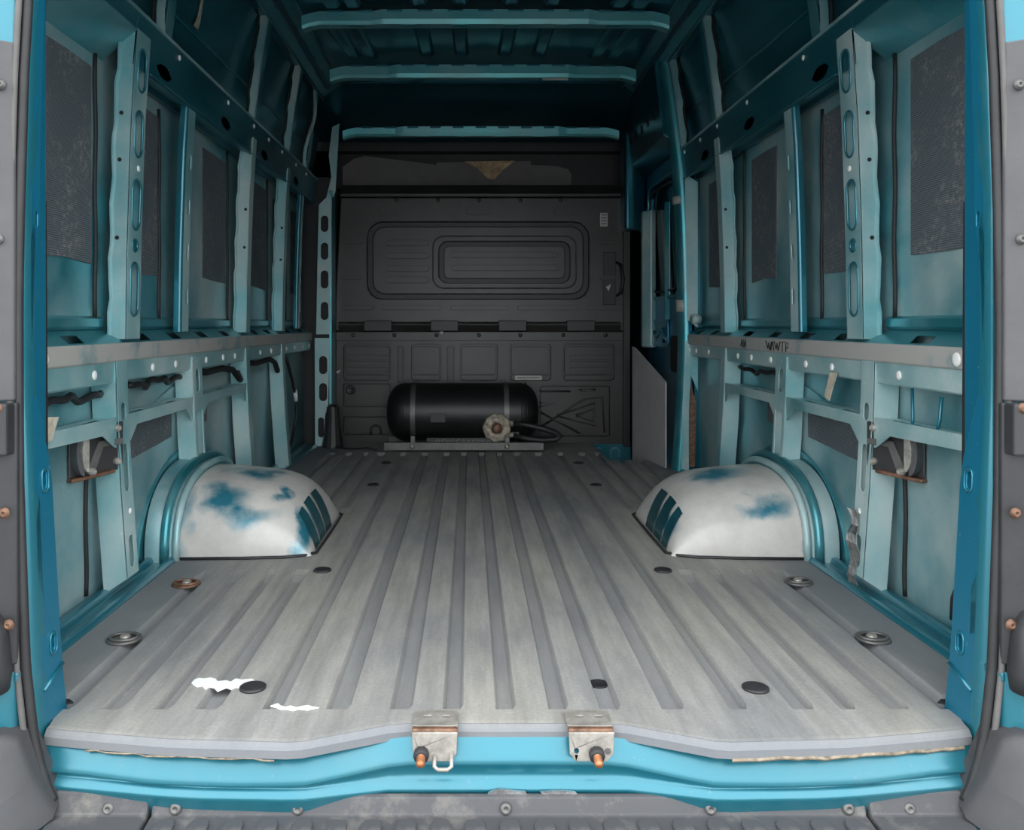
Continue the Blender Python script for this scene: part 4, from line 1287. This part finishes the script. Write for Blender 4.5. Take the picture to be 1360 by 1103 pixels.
# ---------------------------------------------------------------- rear posts, seals, open doors
def rear_frame(s):
    side = SIDE[s]
    X = lambda x: s * x
    t = empty('trim_%d' % (4 if s < 0 else 5))
    tag(t, 'deep teal %s rear door post beside the seal' % side, 'door post', kind='structure')
    # inner cheek plate, narrow at belt height, wider below
    edge = [(1.475, -.03), (1.468, .06), (1.464, .12), (1.454, .40), (1.446, .45), (1.407, .57), (1.403, .65), (1.408, .78), (1.424, .86), (1.420, 1.0), (1.418, 1.25), (1.416, 1.48)]
    xin = lambda z: lerp([(-.1, .772), (0, .781), (.12, .786), (.42, .797), (.6, .804), (.9, .803), (1.1, .796), (1.25, .790), (1.5, .775)], z)
    n_ = 16
    outl = [(1.395, z) for z in zs(-.03, 1.48, n_)] + [p for p in reversed(edge)]
    hls = [stadium(1.428, .395, .425, .007), stadium(1.412, .845, .872, .006), stadium(1.436, .112, .140, .007)]
    MB().plate(outl, hls, .012, lambda u, v, w_: (X(xin(v) + w_), u, v)).build('cheek', 'teal_frame', t, bevel=.002)
    for (y, a, b, r) in ((1.428, .395, .425, .011), (1.436, .112, .140, .011)):
        pl = stadium(y, a - .005, b + .005, r)
        MB().tube([(X(xin(v) - .001), u, v) for u, v in pl], .002, 5, closed=True).build('hole_rim', 'teal_clean', t, True)
    MB().prism([(X(.825), .05), (X(.83), .9), (X(.84), .9), (X(.835), .05)], 1.40, 1.50).build('cheek_back', 'black_gap', t)
    # rounded bright edge towards the rear
    rw = []
    for a in zs(0, math.pi / 2, 6):
        rw.append([(X(xin(z) + .016 * (1 - math.cos(a)) * 1.0), 1.395 - .022 * math.sin(a), z) for z in zs(-.05, 1.50, 18)])
    rw.insert(0, [(X(xin(z)), 1.41, z) for z in zs(-.05, 1.50, 18)])
    rw.append([(X(xin(z) + .06), 1.370, z) for z in zs(-.05, 1.50, 18)])
    MB().grid(rw).build('edge_radius', 'teal_clean', t, True)
    # outer closing of the post up to the body side
    MB().prism([(X(.825), 1.372), (X(1.04), 1.372), (X(1.04), 1.50), (X(.96), 1.515), (X(.825), 1.49)], -.2, 1.6, 'z').build('post_shell', 'teal_frame', t, bevel=.004)
    MB().tube([(X(xin(.06) - .001), 1.398, .060), (X(xin(.075) - .001), 1.464, .080)], .0035, 6).build('weld_line', 'teal_clean', t, True)
    # ------------------------------- rubber seal
    path = [(.765, 1.50), (.774, 1.36), (.783, 1.21), (.790, 1.085), (.797, .86), (.800, .68), (.798, .42), (.791, .22), (.787, .12), (.774, .004), (.765, -.035), (.753, -.075), (.742, -.100)]
    pth = []
    for i in range(len(path) - 1):
        for k in range(4):
            f = k / 4
            pth.append((path[i][0] + (path[i + 1][0] - path[i][0]) * f, path[i][1] + (path[i + 1][1] - path[i][1]) * f))
    pth.append(path[-1])
    sl = empty('door_seal')
    tag(sl, 'black rubber door seal along the %s side of rear opening' % side, 'seal', 'rear door seals')
    MB().tube([(X(a + .002), 1.352, b) for a, b in pth], .0082, 10).build('bulb', 'rubber', sl, True)
    MB().tube([(X(a + .0105), 1.341, b) for a, b in pth], .0052, 8).build('lip', 'rubber_grey', sl, True)
    # ------------------------------- open rear door standing beside the post
    d = empty('door_%d' % (1 if s < 0 else 2))
    tag(d, 'open %s rear door, seen edge on beyond the seal' % side, 'door', kind='structure')
    d.location = (-s * .040, 0, 0)
    slab = [(.842, 1.345), (1.70, 1.20), (1.70, 1.24), (.842, 1.375)]
    MB().prism([(X(a), b) for a, b in slab], .06, 2.0, 'z').build('door_shell', 'teal_clean', d, bevel=.004)
    sec = [(.845, 1.330), (.862, 1.326), (.868, 1.338), (.845, 1.346)]
    MB().prism([(X(a), b) for a, b in ((.843, 1.338), (.864, 1.322), (1.66, 1.19), (1.66, 1.205), (.843, 1.346))], .555, 1.135, 'z').build('trim_panel', 'grey_plastic', d, bevel=.003)
    MB().prism([(X(a), b) for a, b in ((.840, 1.338), (.861, 1.322), (1.66, 1.19), (1.66, 1.205), (.840, 1.346))], .555, 1.135, 'z').build('trim_edge', 'grey_plastic', d, bevel=.003)
    MB().prism([(X(a), b) for a, b in ((.834, 1.336), (.865, 1.318), (1.66, 1.185), (1.66, 1.205), (.834, 1.346))], .13, .552, 'z').build('lower_trim_panel', 'dark_plastic', d, bevel=.003)
    MB().box(min(X(.836), X(.90)), max(X(.836), X(.90)), 1.308, 1.335, .47, .553).build('hinge_cover', 'dark_plastic', d, bevel=.004)
    for (x, z, mt) in ((.853, 1.062, 'strap'), (.857, .815, 'strap'), (.851, .548 - .002, 'rust_steel'), (.845, .378, 'rust_steel'), (.838, .20, 'rust_steel')):
        yy = 1.306 if z > .5 and z < .6 else (1.320 if z > .6 else 1.316)
        MB().lathe([(.009, 0), (.009, .002), (.0062, .004), (.0055, .006), (.0025, .006), (.0025, .003), (0, .003)], (X(x), yy + .004, z), (0, -1, 0), 14).build('screw', mt, d, True)
    # black bump stop at its foot
    MB().lathe([(.03, 0), (.034, .03), (.028, .10), (.014, .125), (0, .13)], (X(.868), 1.315, .095), (0, 0, 1), 16).build('bump_stop', 'dark_plastic', d, True)
    # ------------------------------- body corner and bumper corner below
    b = empty('corner_panel')
    tag(b, 'teal body corner panel below the open %s door' % side, 'body panel', 'rear corner panels')
    b.location = (-s * .030, 0, 0)
    rw = []
    for (x, y) in ((.822, 1.372), (.824, 1.346), (.832, 1.330), (.86, 1.322), (1.0, 1.325), (1.1, 1.35)):
        rw.append([(X(x), y, z) for z in (.015, .03, .06, .118)])
    MB().grid(rw).build('panel', 'teal_clean', b, True)
    MB().box(min(X(.822), X(1.1)), max(X(.822), X(1.1)), 1.335, 1.40, .100, .117).build('panel_top', 'teal_clean', b, bevel=.004)


for s in (-1, 1):
    rear_frame(s)
# roof end and header over the rear doors
hd = MB().box(-.90, .90, 1.37, 1.47, 1.48, 2.0).build('trim_6', 'teal_frame')
tag(hd, 'teal header above the rear opening', 'trim', kind='structure')

# ---------------------------------------------------------------- rear bumper with step
bm_ = empty('rear_bumper', (0, 1.3, -.122))
tag(bm_, 'black plastic rear bumper with ribbed step', 'bumper')
L0 = lambda x, y, z: (x, y - 1.3, z + .12)
mb = MB()
mb.prism([(1.385 - 1.3, -.16 + .12), (1.372 - 1.3, -.095 + .12), (1.362 - 1.3, -.096 + .12), (1.352 - 1.3, -.122 + .12), (1.20 - 1.3, -.130 + .12), (1.15 - 1.3, -.14 + .12), (1.14 - 1.3, -.40 + .12), (1.385 - 1.3, -.40 + .12)], -.585, .585, 'x')
mb.build('step', 'bumper', bm_, bevel=.004)
for s in (-1, 1):
    a, b = sorted((s * .59, s * .745))
    MB().prism([(1.385 - 1.3, -.04), (1.370 - 1.3, .035), (1.360 - 1.3, .034), (1.350 - 1.3, .0), (1.20 - 1.3, -.008), (1.15 - 1.3, -.02), (1.14 - 1.3, -.28), (1.385 - 1.3, -.28)], a, b, 'x').build('step_end', 'bumper', bm_, bevel=.004)
    # corner horn rising outside the door post
    c = MB()
    rows_ = []
    for (x, y, top) in ((.735, 1.345, -.105), (.762, 1.330, -.04), (.782, 1.320, .025), (.81, 1.308, .036), (.84, 1.300, .030), (.95, 1.295, .02), (1.10, 1.305, .01)):
        rows_.append([(s * x, y + .05, top - .0 - 1e-3 + .12), (s * x, y, top + .12), (s * (x + .0), y - .012, top - .010 + .12), (s * (x + .035), y - .05, top - .10 + .12 if top > 0 else top - .03 + .12), (s * (x + .05), y - .16, -.14 + .12), (s * (x + .06), y - .17, -.40 + .12)])
    rows_ = [[(p[0], p[1] - 1.3, p[2]) for p in r] for r in rows_]
    MB().grid(rows_).build('corner', 'corner_plastic', bm_, True)
    MB().tube([(s * .885, 1.255 - 1.3, .09), (s * .86, 1.240 - 1.3, .04), (s * .82, 1.215 - 1.3, -.005)], .007, 6).build('corner_crease', 'corner_plastic', bm_, True)
bar_me = MB().plate([(-.0155, -.115), (.0155, -.115), (.0165, .0), (.012, .012), (-.012, .012), (-.0165, .0)], [], .007, lambda u, v, t: (u, v, t)).mesh('tread_bar', 'bumper')
for k in range(21):
    x = -.553 + k * .0553
    o = put('tread_bar', bar_me, bm_, bevel=.002, loc=(x, 1.325 - 1.3, -.0055))
scr = MB().lathe([(.010, 0), (.010, .003), (.007, .006), (.003, .006), (.003, .004), (0, .004)], (0, 0, 0), (0, -1, .2), 12).mesh('screw', 'strap', True)
for x in (-.655, -.59 + .045, -.345, -.005, .33, .555, .655):
    put('screw', scr, bm_, loc=(x, 1.3555 - 1.3, -.112 + .12))
